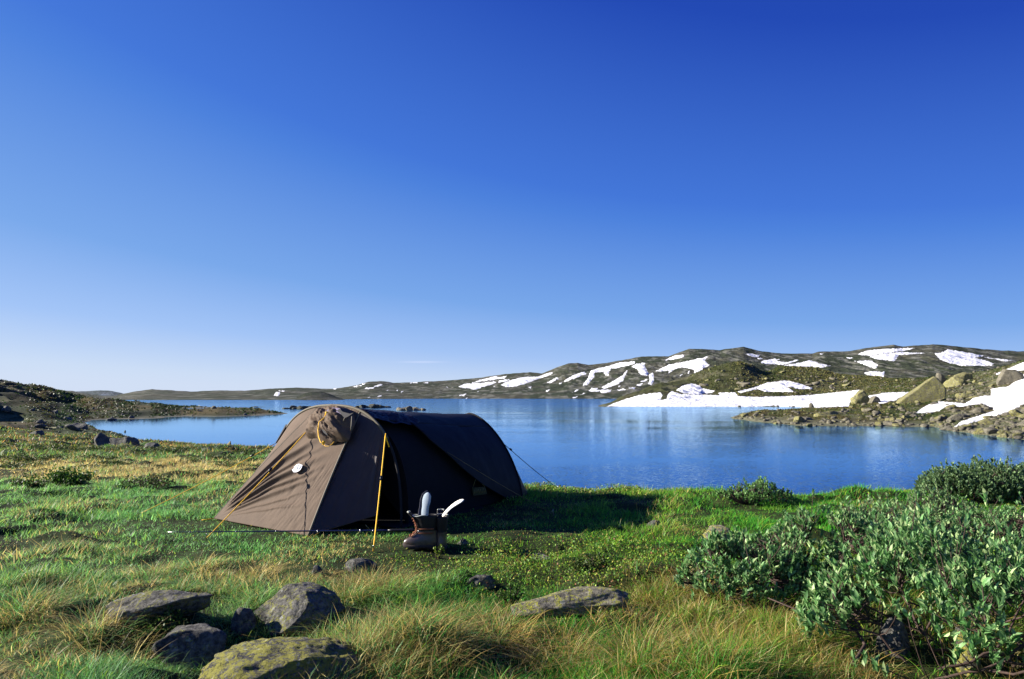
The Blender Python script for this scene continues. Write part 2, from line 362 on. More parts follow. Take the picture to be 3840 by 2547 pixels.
def right_z(x, y):
    z = TR.base(x, y); d = y
    up = sm(-.1, 1.2, z)
    z = z+up*(.28*fbm(x/5, y/7, seed=41, oct=4))*(1-sm(200, 320, d)*.3)
    z = z+sm(230, 330, d)*sm(.5, 4, z)*(1.5*fbm(x/22, y/30, seed=47, oct=5)+1.0*(.5-np.abs(fbm(x/11, y/16, seed=51, oct=4)))*2)
    z = z+.07*noise(x/1.7, y/2.3, seed=77)*sm(-.6, .1, z)
    return z
def hit(px, py, fn, d0=1.5, d1=900, n=4000):
    d = np.exp(np.linspace(math.log(d0), math.log(d1), n))
    x, y, z = P(px, py, d); g = fn(x, y)
    k = np.argmax(g >= z)
    return (float(x[k]), float(y[k]), float(g[k])) if g[k] >= z[k] else None
def sheet(fn, pxs, ds):
    A, D = np.meshgrid((pxs-512)/(FOC*1.008), ds)
    X = A*D; Y = D; Z = fn(X, Y)
    return X, Y, Z

# ---- land on the near side, running left to the hillside and out to the low point
def lerp3(a, b, t): return a+(b-a)*t[..., None]
def C3(*c): return np.array(c)
def ground_cols(X, Y, Z):
    n1 = fbm(X*.9, Y*.9, seed=61, oct=4)[..., None]; n2 = fbm(X/9, Y/12, seed=67, oct=4)
    near = C3(.022, .032, .009)+C3(.010, .006, .003)*n1
    heath = lerp3(C3(.022, .040, .014), C3(.075, .060, .024), sm(-.25, .35, n2))
    heath = lerp3(heath, C3(.10, .11, .05), sm(.25, .5, fbm(X/3.5, Y/6, seed=73, oct=4)))
    c = lerp3(near, heath, sm(15, 30, Y))
    far = lerp3(C3(.030, .036, .016), C3(.072, .056, .022), sm(-.3, .3, fbm(X/16, Y/22, seed=79, oct=4)))
    c = lerp3(c, far, sm(80, 115, Y))
    c = lerp3(c, C3(.16, .15, .12), (1-sm(.02, .2, Z))*sm(40, 50, Y)*.8)
    return c
ds = np.concatenate([np.exp(np.linspace(math.log(.35), math.log(2.2), 20))[:-1], np.exp(np.linspace(math.log(2.2), math.log(12), 330))[:-1],
                     np.exp(np.linspace(math.log(12), math.log(420), 420)), [480, 560]])
pxs = np.concatenate([np.linspace(-500, -40, 80)[:-1], np.linspace(-40, 1070, 700), np.linspace(1070, 1450, 60)[1:]])
X, Y, Z = sheet(ground_z, pxs, ds)
M_ground = terrmat('ground_heath', (2.2, 16), .5, 1.5, .05)
M_land = M_ground
g = mk('ground', np.stack([X, Y, Z], -1), gridfaces(len(ds), len(pxs)), M_ground)
vcol(g, ground_cols(X, Y, Z).reshape(-1, 3)); tag(g, kind='structure')
# ---- right shore with its peninsula, knoll and boulder slopes
ds = np.exp(np.linspace(math.log(46), math.log(900), 430))
pxs = np.concatenate([np.linspace(575, 1040, 760), np.linspace(1040, 1380, 120)[1:]])
Xr, Yr, Zr = sheet(right_z, pxs, ds)
def right_colours(X, Y, Z):
    a = sm(-.2, .3, fbm(X/7, Y/11, seed=83, oct=4)); c = lerp3(C3(.050, .062, .016), C3(.085, .062, .026), a)
    c = lerp3(c, C3(.17, .155, .10), sm(.12, .42, fbm(X/3.2, Y/5, seed=89, oct=5))*.8)
    r = sm(.4, 1.0, sm(.9, .25, Z))
    c = lerp3(c, C3(.20, .185, .13), (1-sm(.15, .7, Z))*.85)
    rightish = sm(930, 990, 512+FOC*X/Y)*sm(-.2, .2, fbm(X/9, Y/9, seed=97, oct=3))
    c = lerp3(c, C3(.19, .17, .115), rightish*.8)
    far = sm(240, 420, Y)
    c2 = lerp3(C3(.050, .052, .020), C3(.11, .10, .065), sm(-.1, .4, fbm(X/13, Y/18, seed=101, oct=5)))
    return lerp3(c, c2, far*.9)*np.array([.78, .84, .78])
M_right = terrmat('shore_heath', (.9, 5), .45, 1.55, .5)
o = mk('peninsula', np.stack([Xr, Yr, Zr], -1), gridfaces(len(ds), len(pxs)), M_right)
vcol(o, right_colours(Xr, Yr, Zr).reshape(-1, 3)); tag(o, kind='structure')

# ---- far hills
def hills(name, sky_pts, base_d, top_d, rows, px0, px1, step, seed, rough, cols, back=1.5, prof=.85):
    pxs = np.arange(px0, px1, step); sp_ = np.array(sky_pts)
    ytop = np.interp(pxs, sp_[:, 0], sp_[:, 1])
    ysm = np.convolve(np.pad(ytop, 45, 'edge'), np.hanning(91)/np.hanning(91).sum(), 'valid') if len(ytop) > 300 else ytop
    ytop = ytop+.35*fbm(pxs/7, pxs*0+seed, seed=seed, oct=3)
    kk_ = np.ones(101)/101; sm_ = lambda v: np.convolve(np.pad(v, 50, 'edge'), kk_, 'valid') if len(v) > 300 else v
    db = sm_(np.interp(pxs, *zip(*base_d))); dt = sm_(np.interp(pxs, *zip(*top_d)))
    t = np.concatenate([np.linspace(0, 1, rows), np.linspace(1, back, 14)[1:]])
    T, PXm = np.meshgrid(t, pxs, indexing='ij')
    Tc = np.minimum(T, 1)
    D = db[None]+(dt-db)[None]*T
    xt, yt, zt = P(pxs, ytop, dt)
    h = np.clip(Tc, 0, 1)**prof
    A = (PXm-512)/(FOC*1.008); X = A*D
    # screen-linear rise converted to a height at that distance
    yb = np.array([PX(0, d, -1.0)[1] for d in db])
    _, _, Zs = P(512, yb[None]+(ysm-yb)[None]*h+(ytop-ysm)[None]*h**7, D)
    Z = np.where(T > 1, zt[None]*(1-(T-1)*1.6), Zs)
    env = np.sin(np.clip(Tc, 0, 1)*PI)**.6*.9+.1*(Tc > .5)
    H = np.maximum(zt, 3)[None]
    X2 = X; Y2 = D
    n = fbm(X2/150, Y2/230, seed=seed, oct=6, gain=.55)+.7*(.45-np.abs(fbm(X2/70, Y2/110, seed=seed+9, oct=5)))
    n = n+.55*(.4-np.abs(fbm(X2/26, Y2/60, seed=seed+19, oct=4)))
    Z = Z+n*rough*np.minimum(H, 150)*env
    o = mk(name, np.stack([X, D, Z], -1), gridfaces(len(t), len(pxs)), M_hill)
    vcol(o, cols(X, D, Z).reshape(-1, 3)); tag(o, kind='structure')
    return X, D, Z
def hillcols(X, Y, Z):
    a = sm(-.2, .3, fbm(X/60, Y/110, seed=111, oct=6)); c = lerp3(C3(.036, .044, .026), C3(.062, .062, .044), a)
    c = lerp3(c, C3(.13, .13, .11), sm(.05, .4, fbm(X/14, Y/40, seed=117, oct=5)))
    return c*1.08
M_hill = terrmat('hill_heath', (.05, .28), .38, 1.65, 5, bs=1)
FARSKY = [(20, 390.3), (37, 389.8), (56, 389.7), (70, 391), (85, 393.6), (100, 396), (112, 396), (120, 394), (134, 391.4), (150, 389.3), (168, 390.2), (192, 391.6), (217, 390.3), (242, 390.8), (267, 388.7), (283, 388), (295, 387.6), (322, 388.7), (333, 388.7), (346, 387), (355, 385.4), (362, 383.4), (368, 381.6), (380, 380.9), (387, 381.8), (393, 382.8), (409, 382.4), (425, 381.4), (451, 380.4), (481, 377.5), (496, 375.4), (513.5, 373.2), (530, 372.3), (542, 373.5), (556, 368), (569, 363.6), (578, 363), (589, 364.9), (607, 363), (625, 359.9), (643, 356.5), (670, 356.2), (682, 351.8), (691, 348.7), (704, 348.9), (722, 350.2), (735, 348.2), (746, 346.6), (761, 350.9), (785, 353.4), (815, 353.6), (822, 351.6), (853, 351.3), (870, 348.2), (884, 346.2), (898, 344.8), (907, 346.6), (937, 344.1), (961, 346.2), (995, 349.8), (1024, 351.2), (1100, 353), (1300, 350)]
XF, YF, ZF = hills('hills', FARSKY, [(0, 690), (300, 760), (400, 1150), (430, 1250), (1300, 1150)], [(0, 1300), (300, 1700), (430, 2200), (600, 2300), (1300, 2100)],
      170, -40, 1200, .7, 131, .06, hillcols)
hills('hills', [(40, 396), (60, 392), (77, 391.4), (98, 390.3), (110, 391), (118, 392.6), (128, 395.5), (140, 399)], [(0, 2600), (300, 2600)], [(0, 3300), (300, 3300)], 30, 40, 140, 1.2, 151, .03, lambda X, Y, Z: hillcols(X, Y, Z)*np.array([1.1, 1.3, 2.0]))  # farther ridge tinted blue: distance haze put into its colour
hills('hills', [(290, 400), (297, 396.8), (304, 393), (311, 391.6), (320, 391.6), (328, 393.5), (338, 397.5), (345, 400)], [(0, 740), (400, 740)], [(0, 900), (400, 900)], 30, 288, 347, .9, 161, .05, lambda X, Y, Z: hillcols(X, Y, Z)*.6)  # small nearer hill, its shadow painted in by darkening the colour

# ---- snow lying in the hollows: sheets with thickness whose rim meets the terrain
def sdist(px, py, poly):
    poly = np.array(poly, float); n = len(poly)
    dmin = np.full(px.shape, 1e9); ins = np.zeros(px.shape, bool)
    for i in range(n):
        a = poly[i]; b = poly[(i+1) % n]; e = b-a
        wx, wy = px-a[0], py-a[1]
        t = np.clip((wx*e[0]+wy*e[1])/(e@e+1e-12), 0, 1)
        dmin = np.minimum(dmin, np.hypot(wx-e[0]*t, wy-e[1]*t))
        c = (a[1] <= py) != (b[1] <= py)
        with np.errstate(divide='ignore', invalid='ignore'):
            xx = a[0]+(py-a[1])*e[0]/(e[1] if e[1] != 0 else 1e-9)
        ins ^= c & (px < xx)
    return np.where(ins, dmin, -dmin)
M_snow, nt_, out_ = newmat('snow')
n_ = tex_noise(nt_, .35, 6, .6)
c_ = ramp(nt_, n_.outputs[0], [(.28, (.48, .45, .41)), (.40, (.76, .76, .76)), (.7, (.88, .88, .88))])
b_ = bsdf(nt_, out_, c_.outputs[0], .7, .3, n_.outputs[0], .8, 1.2)
def snow_on(grid, polys, jag, thick, kz=1.0):
    X, Y, Z = grid; nr, nc = X.shape
    px, py = PX(X, Y, Z)
    for poly in polys:
        q = np.array(poly, float)
        c0 = (px > q[:, 0].min()-4) & (px < q[:, 0].max()+4) & (py > q[:, 1].min()-4) & (py < q[:, 1].max()+4)
        rr = np.where(c0.any(1))[0]; cc = np.where(c0.any(0))[0]
        if len(rr) < 3 or len(cc) < 3: continue
        r0, r1, k0, k1 = rr[0], rr[-1]+1, cc[0], cc[-1]+1
        sx, sy = px[r0:r1, k0:k1], py[r0:r1, k0:k1]
        sd = sdist(sx, sy, poly)
        x, y, z = X[r0:r1, k0:k1], Y[r0:r1, k0:k1], Z[r0:r1, k0:k1]
        sd = sd+jag*fbm(sx/1.9, sy/.9, seed=171, oct=4, gain=.8)
        pix = y/FOC
        off = np.clip(sd, -1.5, 2.2)*thick*pix
        m = (sd > -1.4)
        fm = (m[:-1, :-1] | m[1:, 1:] | m[:-1, 1:] | m[1:, :-1])
        if fm.sum() < 2: continue
        f = gridfaces(r1-r0, k1-k0, fm)
        used, inv = np.unique(f, return_inverse=True)
        V = np.stack([x, y, z+off], -1).reshape(-1, 3)[used]
        o = mk('snow_patch', V, inv.reshape(f.shape), M_snow); tag(o, kind='structure')
c6 = lambda *p: [(426.67+x*.12408, 333.3+y*.12408) for x, y in p]
c7 = lambda *p: [(704+x*.13536, 333.3+y*.13536) for x, y in p]
c9 = lambda *p: [(282.67+x*.07896, 368+y*.07896) for x, y in p]
c2 = lambda *p: [(x*.1241, 373.3+y*.1241) for x, y in p]
far_snow = [
 c7((1130, 155), (1200, 130), (1350, 115), (1560, 108), (1500, 125), (1330, 150), (1220, 165)),
 c7((1215, 170), (1330, 150), (1440, 138), (1630, 145), (1440, 160), (1410, 205), (1270, 190)),
 c7((1700, 145), (1750, 145), (1800, 118), (1900, 135), (1990, 150), (2070, 168), (1990, 178), (2080, 200), (2140, 225), (2120, 240), (1900, 238), (1800, 215), (1740, 190)),
 c7((2190, 190), (2295, 202), (2230, 207), (2060, 175)), c7((1110, 205), (1230, 200), (1285, 235), (1270, 260), (1230, 250)),
 c7((1176, 290), (1230, 280), (1335, 285), (1325, 320), (1260, 318), (1200, 305)), c7((1050, 178), (1100, 180), (1075, 190)),
 c7((420, 217), (440, 200), (520, 188), (560, 190), (540, 205), (600, 215), (690, 195), (695, 200), (640, 220), (590, 232), (430, 224)),
 c7((570, 235), (640, 228), (720, 215), (780, 197), (800, 207), (870, 225), (930, 240), (880, 252), (700, 248), (600, 242)),
 c7((310, 155), (350, 150), (410, 160), (400, 176), (350, 172)), c7((2060, 272), (2210, 262), (2140, 282)), c7((395, 183), (430, 181), (432, 190), (400, 190)),
 c7((-20, 215), (10, 215), (42, 237), (20, 248), (-20, 253)), c7((850, 152), (885, 149), (870, 157)), c7((0, 178), (30, 172), (12, 182)), c7((2300, 215), (2325, 222), (2290, 222)), c7((1160, 140), (1180, 132), (1170, 142)),
 c6((360, 400), (430, 375), (540, 350), (580, 345), (560, 357), (645, 342), (630, 364), (500, 378)),
 c6((255, 430), (310, 408), (420, 400), (540, 388), (560, 395), (530, 410), (440, 435), (400, 455), (350, 447)),
 c6((580, 382), (610, 374), (665, 372), (640, 387), (580, 396)),
 c6((590, 418), (650, 390), (700, 372), (780, 352), (900, 350), (960, 328), (1000, 312), (1022, 307), (1000, 335), (930, 358), (850, 385), (780, 412), (720, 425), (640, 435), (620, 422)),
 c6((970, 397), (1050, 350), (1062, 366), (1000, 402)), c6((1105, 390), (1150, 352), (1270, 307), (1285, 325), (1200, 360), (1130, 387)), c6((1055, 407), (1095, 392), (1080, 411)),
 c6((1310, 328), (1330, 297), (1450, 267), (1550, 237), (1680, 225), (1675, 245), (1600, 265), (1560, 272), (1540, 282), (1490, 282), (1472, 302), (1462, 337), (1440, 337), (1425, 307), (1350, 318), (1352, 350), (1320, 385), (1290, 422), (1260, 422), (1280, 385), (1308, 350)),
 c6((1650, 267), (1700, 245), (1762, 235), (1755, 260), (1788, 320), (1780, 342), (1720, 332), (1700, 290)), c6((1790, 332), (1825, 317), (1832, 380), (1810, 417), (1785, 407), (1800, 370)),
 c6((1850, 303), (1950, 252), (2060, 232), (2200, 200), (2267, 188), (2240, 217), (2278, 262), (2222, 282), (2237, 322), (2150, 347), (2160, 297), (2080, 277), (2050, 272), (1990, 292), (1940, 332), (1960, 300), (1870, 308)),
 c6((1920, 218), (1990, 180), (2070, 170), (2076, 190), (1990, 210)),
 c6((1410, 433), (1500, 385), (1578, 340), (1598, 312), (1616, 300), (1602, 340), (1582, 387), (1540, 407), (1480, 432), (1430, 450)),
 c6((1310, 462), (1330, 440), (1380, 440), (1372, 455), (1492, 453), (1480, 470), (1410, 481), (1390, 465), (1320, 470)),
 c6((1175, 476), (1232, 445), (1210, 466)), c6((1230, 496), (1290, 475), (1260, 492)), c6((1170, 520), (1215, 506), (1205, 522)), c6((1530, 457), (1590, 443), (1602, 455), (1560, 463)),
 c6((1630, 441), (1682, 433), (1670, 449)), c6((1718, 391), (1778, 368), (1762, 388)), c6((1683, 417), (1740, 404), (1720, 427)), c6((260, 501), (322, 484), (302, 504)), c6((950, 467), (1000, 447), (972, 470)),
 c6((812, 436), (842, 430), (836, 442)), c6((2097, 326), (2120, 290), (2114, 328)), c6((2032, 345), (2062, 328), (2045, 348)), c6((155, 433), (182, 431), (178, 437)), c6((530, 425), (556, 424), (545, 431)), c6((1540, 430), (1562, 420), (1550, 436)), c6((395, 470), (418, 466), (408, 474)), c6((305, 522), (330, 518), (320, 528)),
 c9((890, 236), (1000, 214), (1002, 226), (920, 240)), c9((1018, 260), (1080, 247), (1155, 247), (1160, 259), (1050, 268)), c9((1152, 234), (1200, 212), (1260, 207), (1252, 221), (1190, 237)),
 c9((1608, 190), (1640, 180), (1717, 180), (1700, 193), (1620, 196)), c9((1782, 188), (1845, 179), (1838, 191)), c9((1430, 278), (1478, 264), (1452, 286)), c9((1478, 316), (1532, 286), (1502, 318)),
 c9((2060, 247), (2102, 238), (2098, 252)), c9((-5, 284), (30, 289), (0, 296)), c9((1005, 207), (1052, 194), (1032, 209)), c9((1195, 364), (1252, 345), (1230, 368)), c9((640, 264), (684, 255), (672, 270)), c9((1070, 374), (1110, 366), (1090, 380)), c9((1300, 284), (1340, 278), (1320, 290)),
 c2((2205, 172), (2230, 150), (2262, 155), (2240, 185), (2208, 182)), c2((2250, 142), (2292, 140), (2270, 146)),
]
near_snow = [
 c6((1450, 589), (1560, 545), (1720, 495), (1885, 475), (1900, 500), (1880, 540), (1930, 530), (1945, 490), (1970, 465), (2050, 490), (2364, 498)) + c7((100, 440), (230, 436), (250, 465), (400, 470), (600, 465), (800, 455), (1000, 435), (1170, 416), (1130, 450), (1080, 510), (1070, 540), (830, 548), (560, 545), (500, 535), (400, 542), (0, 545)) + c6((2300, 592), (1700, 595)),
 c7((250, 430), (350, 405), (470, 365), (600, 347), (700, 370), (800, 402), (810, 410), (680, 410), (660, 395), (620, 400), (670, 432), (450, 432), (400, 412), (270, 440)),
 c7((-190, 425), (-110, 418), (-90, 405), (0, 409), (75, 425), (60, 440), (-20, 445), (-100, 440)) ,
 c6((2010, 457), (2060, 425), (2130, 403), (2200, 420), (2220, 445), (2320, 465), (2200, 494), (2080, 485)),
 c7((1190, 467), (1330, 440), (1520, 433), (1480, 460), (1400, 500), (1320, 520), (1290, 515), (1280, 490), (1200, 488)),
 c7((1560, 587), (1650, 530), (1740, 503), (1810, 508), (1930, 518), (2010, 465), (2120, 460), (2120, 410), (2250, 392), (2364, 300), (2480, 250), (2480, 480), (2364, 520), (2280, 580), (2100, 622), (1950, 672), (1850, 692), (1900, 650), (2150, 570), (2080, 525), (2020, 522), (1900, 542), (1800, 532), (1740, 572), (1640, 592)),
 c7((2150, 302), (2364, 213), (2480, 165), (2480, 215), (2364, 272), (2250, 286), (2160, 306)),
]
snow_on((XF, YF, ZF), far_snow, 1.2, .2)
snow_on((Xr, Yr, Zr), near_snow, 1.0, .16)

# ---- water
M_water, nt_, out_ = newmat('lake_water')
geo = nt_.nodes.new('ShaderNodeNewGeometry')
mp = nt_.nodes.new('ShaderNodeMapping'); mp.inputs['Scale'].default_value = (.012, .05, 1); lk(nt_, geo.outputs['Position'], mp.inputs[0])
big = tex_noise(nt_, 1.0, 5, .6, vec=mp.outputs[0])
mp2 = nt_.nodes.new('ShaderNodeMapping'); mp2.inputs['Scale'].default_value = (5.0, 14.0, 1); lk(nt_, geo.outputs['Position'], mp2.inputs[0])
rip = tex_noise(nt_, 1.0, 3, .6, vec=mp2.outputs[0])
ruf = ramp(nt_, big.outputs[0], [(.40, (.03, .03, .03)), (.60, (.13, .13, .13))])
# the bay on the left lies calm, the open lake is ruffled further out
sx = nt_.nodes.new('ShaderNodeSeparateXYZ'); lk(nt_, geo.outputs['Position'], sx.inputs[0])
def mw(op, a, b=None):
    n = nt_.nodes.new('ShaderNodeMath'); n.operation = op
    for i, v in enumerate((a, b)):
        if v is None: continue
        if hasattr(v, 'links'): lk(nt_, v, n.inputs[i])
        else: n.inputs[i].default_value = v
    return n.outputs[0]
mr = nt_.nodes.new('ShaderNodeMapRange'); mr.inputs[1].default_value = 170; mr.inputs[2].default_value = 360; mr.inputs[3].default_value = .48; mr.inputs[4].default_value = 3.2
lk(nt_, sx.outputs[1], mr.inputs[0])
mr2 = nt_.nodes.new('ShaderNodeMapRange'); mr2.inputs[1].default_value = 16; mr2.inputs[2].default_value = 48; mr2.inputs[3].default_value = 1.2; mr2.inputs[4].default_value = 0
lk(nt_, sx.outputs[1], mr2.inputs[0])
mr3 = nt_.nodes.new('ShaderNodeMapRange'); mr3.inputs[1].default_value = -45; mr3.inputs[2].default_value = 0; mr3.inputs[3].default_value = .3; mr3.inputs[4].default_value = 1
lk(nt_, sx.outputs[0], mr3.inputs[0])
calm = mw('MAXIMUM', mr3.outputs[0], mw('MULTIPLY', mw('GREATER_THAN', sx.outputs[1], 190), .9))
amp = mw('MULTIPLY', mw('MULTIPLY', ruf.outputs[0], calm), mw('ADD', mr.outputs[0], mr2.outputs[0]))
sub = nt_.nodes.new('ShaderNodeVectorMath'); sub.operation = 'SUBTRACT'; lk(nt_, rip.outputs['Color'], sub.inputs[0]); sub.inputs[1].default_value = (.5, .5, .5)
sc_ = nt_.nodes.new('ShaderNodeVectorMath'); sc_.operation = 'SCALE'; lk(nt_, sub.outputs[0], sc_.inputs[0]); lk(nt_, mw('MULTIPLY', amp, 4.0), sc_.inputs['Scale'])
an = nt_.nodes.new('ShaderNodeVectorMath'); an.operation = 'MULTIPLY_ADD'; lk(nt_, sc_.outputs[0], an.inputs[0]); an.inputs[1].default_value = (.5, 1, 0); an.inputs[2].default_value = (0, 0, 1)
nn = nt_.nodes.new('ShaderNodeVectorMath'); nn.operation = 'NORMALIZE'; lk(nt_, an.outputs[0], nn.inputs[0])
df = nt_.nodes.new('ShaderNodeBsdfDiffuse'); df.inputs[0].default_value = (.003, .024, .105, 1)
gl_ = nt_.nodes.new('ShaderNodeBsdfGlossy'); gl_.inputs['Color'].default_value = (.50, .76, 1, 1); gl_.inputs['Roughness'].default_value = .06
lk(nt_, nn.outputs[0], gl_.inputs['Normal'])
fr_ = nt_.nodes.new('ShaderNodeFresnel'); fr_.inputs[0].default_value = 1.333
mx_ = nt_.nodes.new('ShaderNodeMixShader'); lk(nt_, mw('MINIMUM', mw('MULTIPLY', fr_.outputs[0], 1.25), .95), mx_.inputs[0])
lk(nt_, df.outputs[0], mx_.inputs[1]); lk(nt_, gl_.outputs[0], mx_.inputs[2]); lk(nt_, mx_.outputs[0], out_.inputs[0])
o = mk('lake', [(-9000, 5, 0), (9000, 5, 0), (9000, 9000, 0), (-9000, 9000, 0)], [(0, 1, 2, 3)], M_water, smooth=False); tag(o, kind='structure')

# ------------------------------------------------------------------ rocks
def ico(sub):
    bm = bmesh.new(); bmesh.ops.create_icosphere(bm, subdivisions=sub, radius=1)
    v = np.array([x.co[:] for x in bm.verts]); f = np.array([[q.index for q in p.verts] for p in bm.faces]); bm.free()
    return v, f
ICO = {k: ico(k) for k in (2, 3, 4, 5, 6)}
def rock_shape(sub, seed, cuts=7, lump=.18, fine=.05, cut=(.55, .9)):
    v, f = ICO[sub]; v = v.copy(); r = np.random.default_rng(seed)
    q = np.sign(v)*np.abs(v)**.62; v = v/np.linalg.norm(v, axis=1)[:, None]*(1/np.linalg.norm(np.abs(v)**1.0, axis=1))[:, None]; v = v*.68+q/np.abs(q).max()*.42
    for _ in range(cuts):
        n = r.normal(size=3); n /= np.linalg.norm(n); c = r.uniform(*cut)
        k = np.maximum(0, v@n-c); v -= k[:, None]*n*.97
    l = 1+lump*fbm(v[:, 0]*1.3+seed, v[:, 1]*1.3, v[:, 2]*1.3, seed=seed, oct=2)+fine*fbm(v[:, 0]*5+seed, v[:, 1]*5, v[:, 2]*5, seed=seed+5, oct=4)
    return v*l[:, None], f
ROCKS = []
def rock(name, x0, x1, yt, yb, label, mat=None, seed=1, depth=.75, bury=.35, sub=5, fn=ground_z, d=None, rz=0, cat='boulder', group=None, shear=0, cuts=7, tilt=0, cut=(.55, .9), lump=.18, base=None, fine=.05, over=False, peak=0):
    xm = (x0+x1)/2
    if base is None:
        h = hit(xm, yb, fn) if d is None else None
        dd = h[1] if h else d
    else: dd = base
    pix = dd/FOC
    w = (x1-x0)*pix; hh = (yb-yt)*pix
    v, f = rock_shape(sub, seed, cuts, lump, fine, cut)
    v = v/np.abs(v).max(0)
    v[:, 2] += shear*v[:, 0]
    dep = w*depth
    cy_ = dd+dep*.35
    if mat is None: mat = M_rock
    v[:, 2] = np.maximum(v[:, 2], -.9 if over else -.30)
    R = np.array([[math.cos(rz), -math.sin(rz)], [math.sin(rz), math.cos(rz)]])
    q = v[:, :2]*np.array([1, depth]); q = q@R.T; q /= np.abs(q[:, 0]).max()
    # vertical: top at the wanted height, part below the ground
    H = hh/(1-bury/2)
    sc = (w/2)
    xw, yw, zw = P(xm, yb, dd)
    zg = float(fn(np.array([float(xw)]), np.array([cy_]))[0])
    x_, _, ztop = P(xm, yt, cy_)
    H = max(float(ztop)-zg, .15*w)
    zz = (v[:, 2]-v[:, 2].min())/(v[:, 2].max()-v[:, 2].min())
    zz = zz*(1-peak*np.clip(np.abs(q[:, 0]+.15), 0, 1)); z = -bury*H+zz*H*(1+bury)
    V = np.stack([q[:, 0]*sc*(cy_/dd), q[:, 1]*sc, z+tilt*q[:, 0]*sc], -1)
    o = mk(name, V, f, mat, smooth=True, world=False)
    o.location = (float(x_), cy_, zg)
    tag(o, label, cat, group); ROCKS.append((float(x_), cy_, sc, sc*depth)); return o
rock('boulder', 203, 364, 643, 700, 'large lichen-crusted boulder cut off by the bottom edge of the photo', M_rock_y, 3, .8, .3, 6, cuts=4, base=2.75, lump=.15, fine=.10)
rock('boulder', 113, 214, 589, 630, 'grey flat-topped boulder with a dark overhang above small glossy leaves', M_rock, 12, .6, .25, 6, cuts=6, tilt=.05, cut=(.5, .8), over=True)
rock('boulder', 154, 240, 627, 668, 'low dark boulder in the hollow above the large lichen-crusted one', M_rock_g, 23, .7, .3, 5, cuts=5)
rock('boulder', 243, 340, 582, 632, 'wedge-shaped boulder with yellow lichen patches, half in straw grass', M_rock, 35, .85, .25, 6, cuts=5, tilt=.02, cut=(.55, .85), peak=.25)
rock('stone', 231, 256, 606, 634, 'small upright stone leaning against the wedge-shaped boulder', M_rock_g, 37, .8, .3, 4, cat='stone')
rock('stone', 342, 377, 558, 572, 'grey rounded stone half sunk in grass between tent and wedge-shaped boulder', M_rock_g, 41, .7, .35, 4, cat='stone')
rock('stone', 311, 323, 565, 575, 'fist-sized dark stone in the grass left of the grey rounded stone', M_rock_g, 43, .8, .3, 3, cat='stone')
rock('stone', 467, 501, 573, 590, 'dark knobbly stone below the boots', M_rock_g, 47, .6, .3, 5, cat='stone', cuts=8, lump=.3)
rock('boulder', 512, 633, 588, 616, 'long low slab with a pale yellow left end in the foreground grass', M_rock_p, 53, .35, .3, 6, cuts=6, tilt=.03, cut=(.65, .9))
rock('stone', 678, 703, 575, 588, 'small grey stone under the left tip of the willow', M_rock_g, 59, .7, .3, 4, cat='stone')
rock('stone', 692, 717, 567, 579, 'pale tan stone touching the left tip of the willow', M_rock_p, 61, .6, .3, 4, cat='stone')
rock('boulder', 700, 739, 526, 541, 'flat grey slab with rusty moss, between grass and the willows', M_rock_p, 67, .7, .3, 5, cuts=6)
rock('stone', 457, 469, 538, 545, 'small grey stone just right of the boots', M_rock_g, 71, .8, .3, 3, cat='stone')
rock('stone', 528, 556, 554, 560, 'flat stone in the dark hollow right of the boots', M_rock_g, 73, .7, .3, 4, cat='stone')
rock('stone', 646, 662, 520, 528, 'small dark stone in the bright grass beyond the hollow', M_rock_g, 79, .7, .3, 3, cat='stone')
rock('stone', 951, 982, 624, 648, 'yellow-lichened stone under the willow in the bottom right corner', M_rock_y, 83, .8, .3, 5, cat='stone', base=3.1)
rock('stone', 878, 908, 618, 642, 'grey stone seen through the willow stems', M_rock_g, 89, .8, .3, 4, cat='stone', base=3.3)
# left middle distance
rock('boulder', 90, 122, 431.5, 447, 'pointed dark boulder above the bay shore, largest of the left slope', M_rock_g, 97, .9, .2, 5, cuts=7, base=36, peak=.85)
rock('boulder', 108, 139, 435.5, 449, 'long low boulder in shade right of the pointed dark boulder', M_rock_g, 101, .7, .2, 5, base=35.5, cuts=6, tilt=-.10)
rock('boulder', 142, 159, 442.5, 450.5, 'rounded pale-grey boulder beside the two shaded boulders', M_rock_g, 103, .8, .3, 4, base=30)
rock('boulder', 197, 212, 447.7, 453.5, 'small boulder in heath halfway between bay boulders and tent', M_rock_g, 107, .7, .3, 4, base=26)
rock('boulder', 227, 233, 441, 446.5, 'whitish block standing on the bank against the water', M_rock_p, 109, .8, .2, 3, base=46)
rock('boulder', 71, 90, 422.5, 432.5, 'dark block with a white-lit edge on the left slope', M_rock_g, 113, .8, .2, 4, base=66, cuts=9)
rock('boulder', 50, 59, 427, 432, 'tan sunlit boulder on the left slope', M_rock_p, 127, .8, .2, 4, base=64)
rock('boulder', 34, 47, 422.5, 428, 'grey boulder above the tan sunlit one on the left slope', M_rock_g, 131, .8, .2, 4, base=74)
rock('boulder', 30, 44, 430, 436.5, 'grey boulder in grass, lowest on the left slope', M_rock_g, 137, .8, .2, 4, base=50)
rock('boulder', 104, 117, 417.5, 423.3, 'dark boulder at the foot of the peninsula on the left bay', M_rock_g, 139, .8, .2, 4, base=117)
rock('stone', 123.5, 127, 430, 432.4, 'lone stone in the calm water of the left bay', M_fardark, 149, .8, .3, 3, base=78, cat='stone')
rock('boulder', 211, 219, 405.7, 410.5, 'squarish boulder on top of the low left peninsula', M_rock_far, 151, .8, .3, 4, base=160)
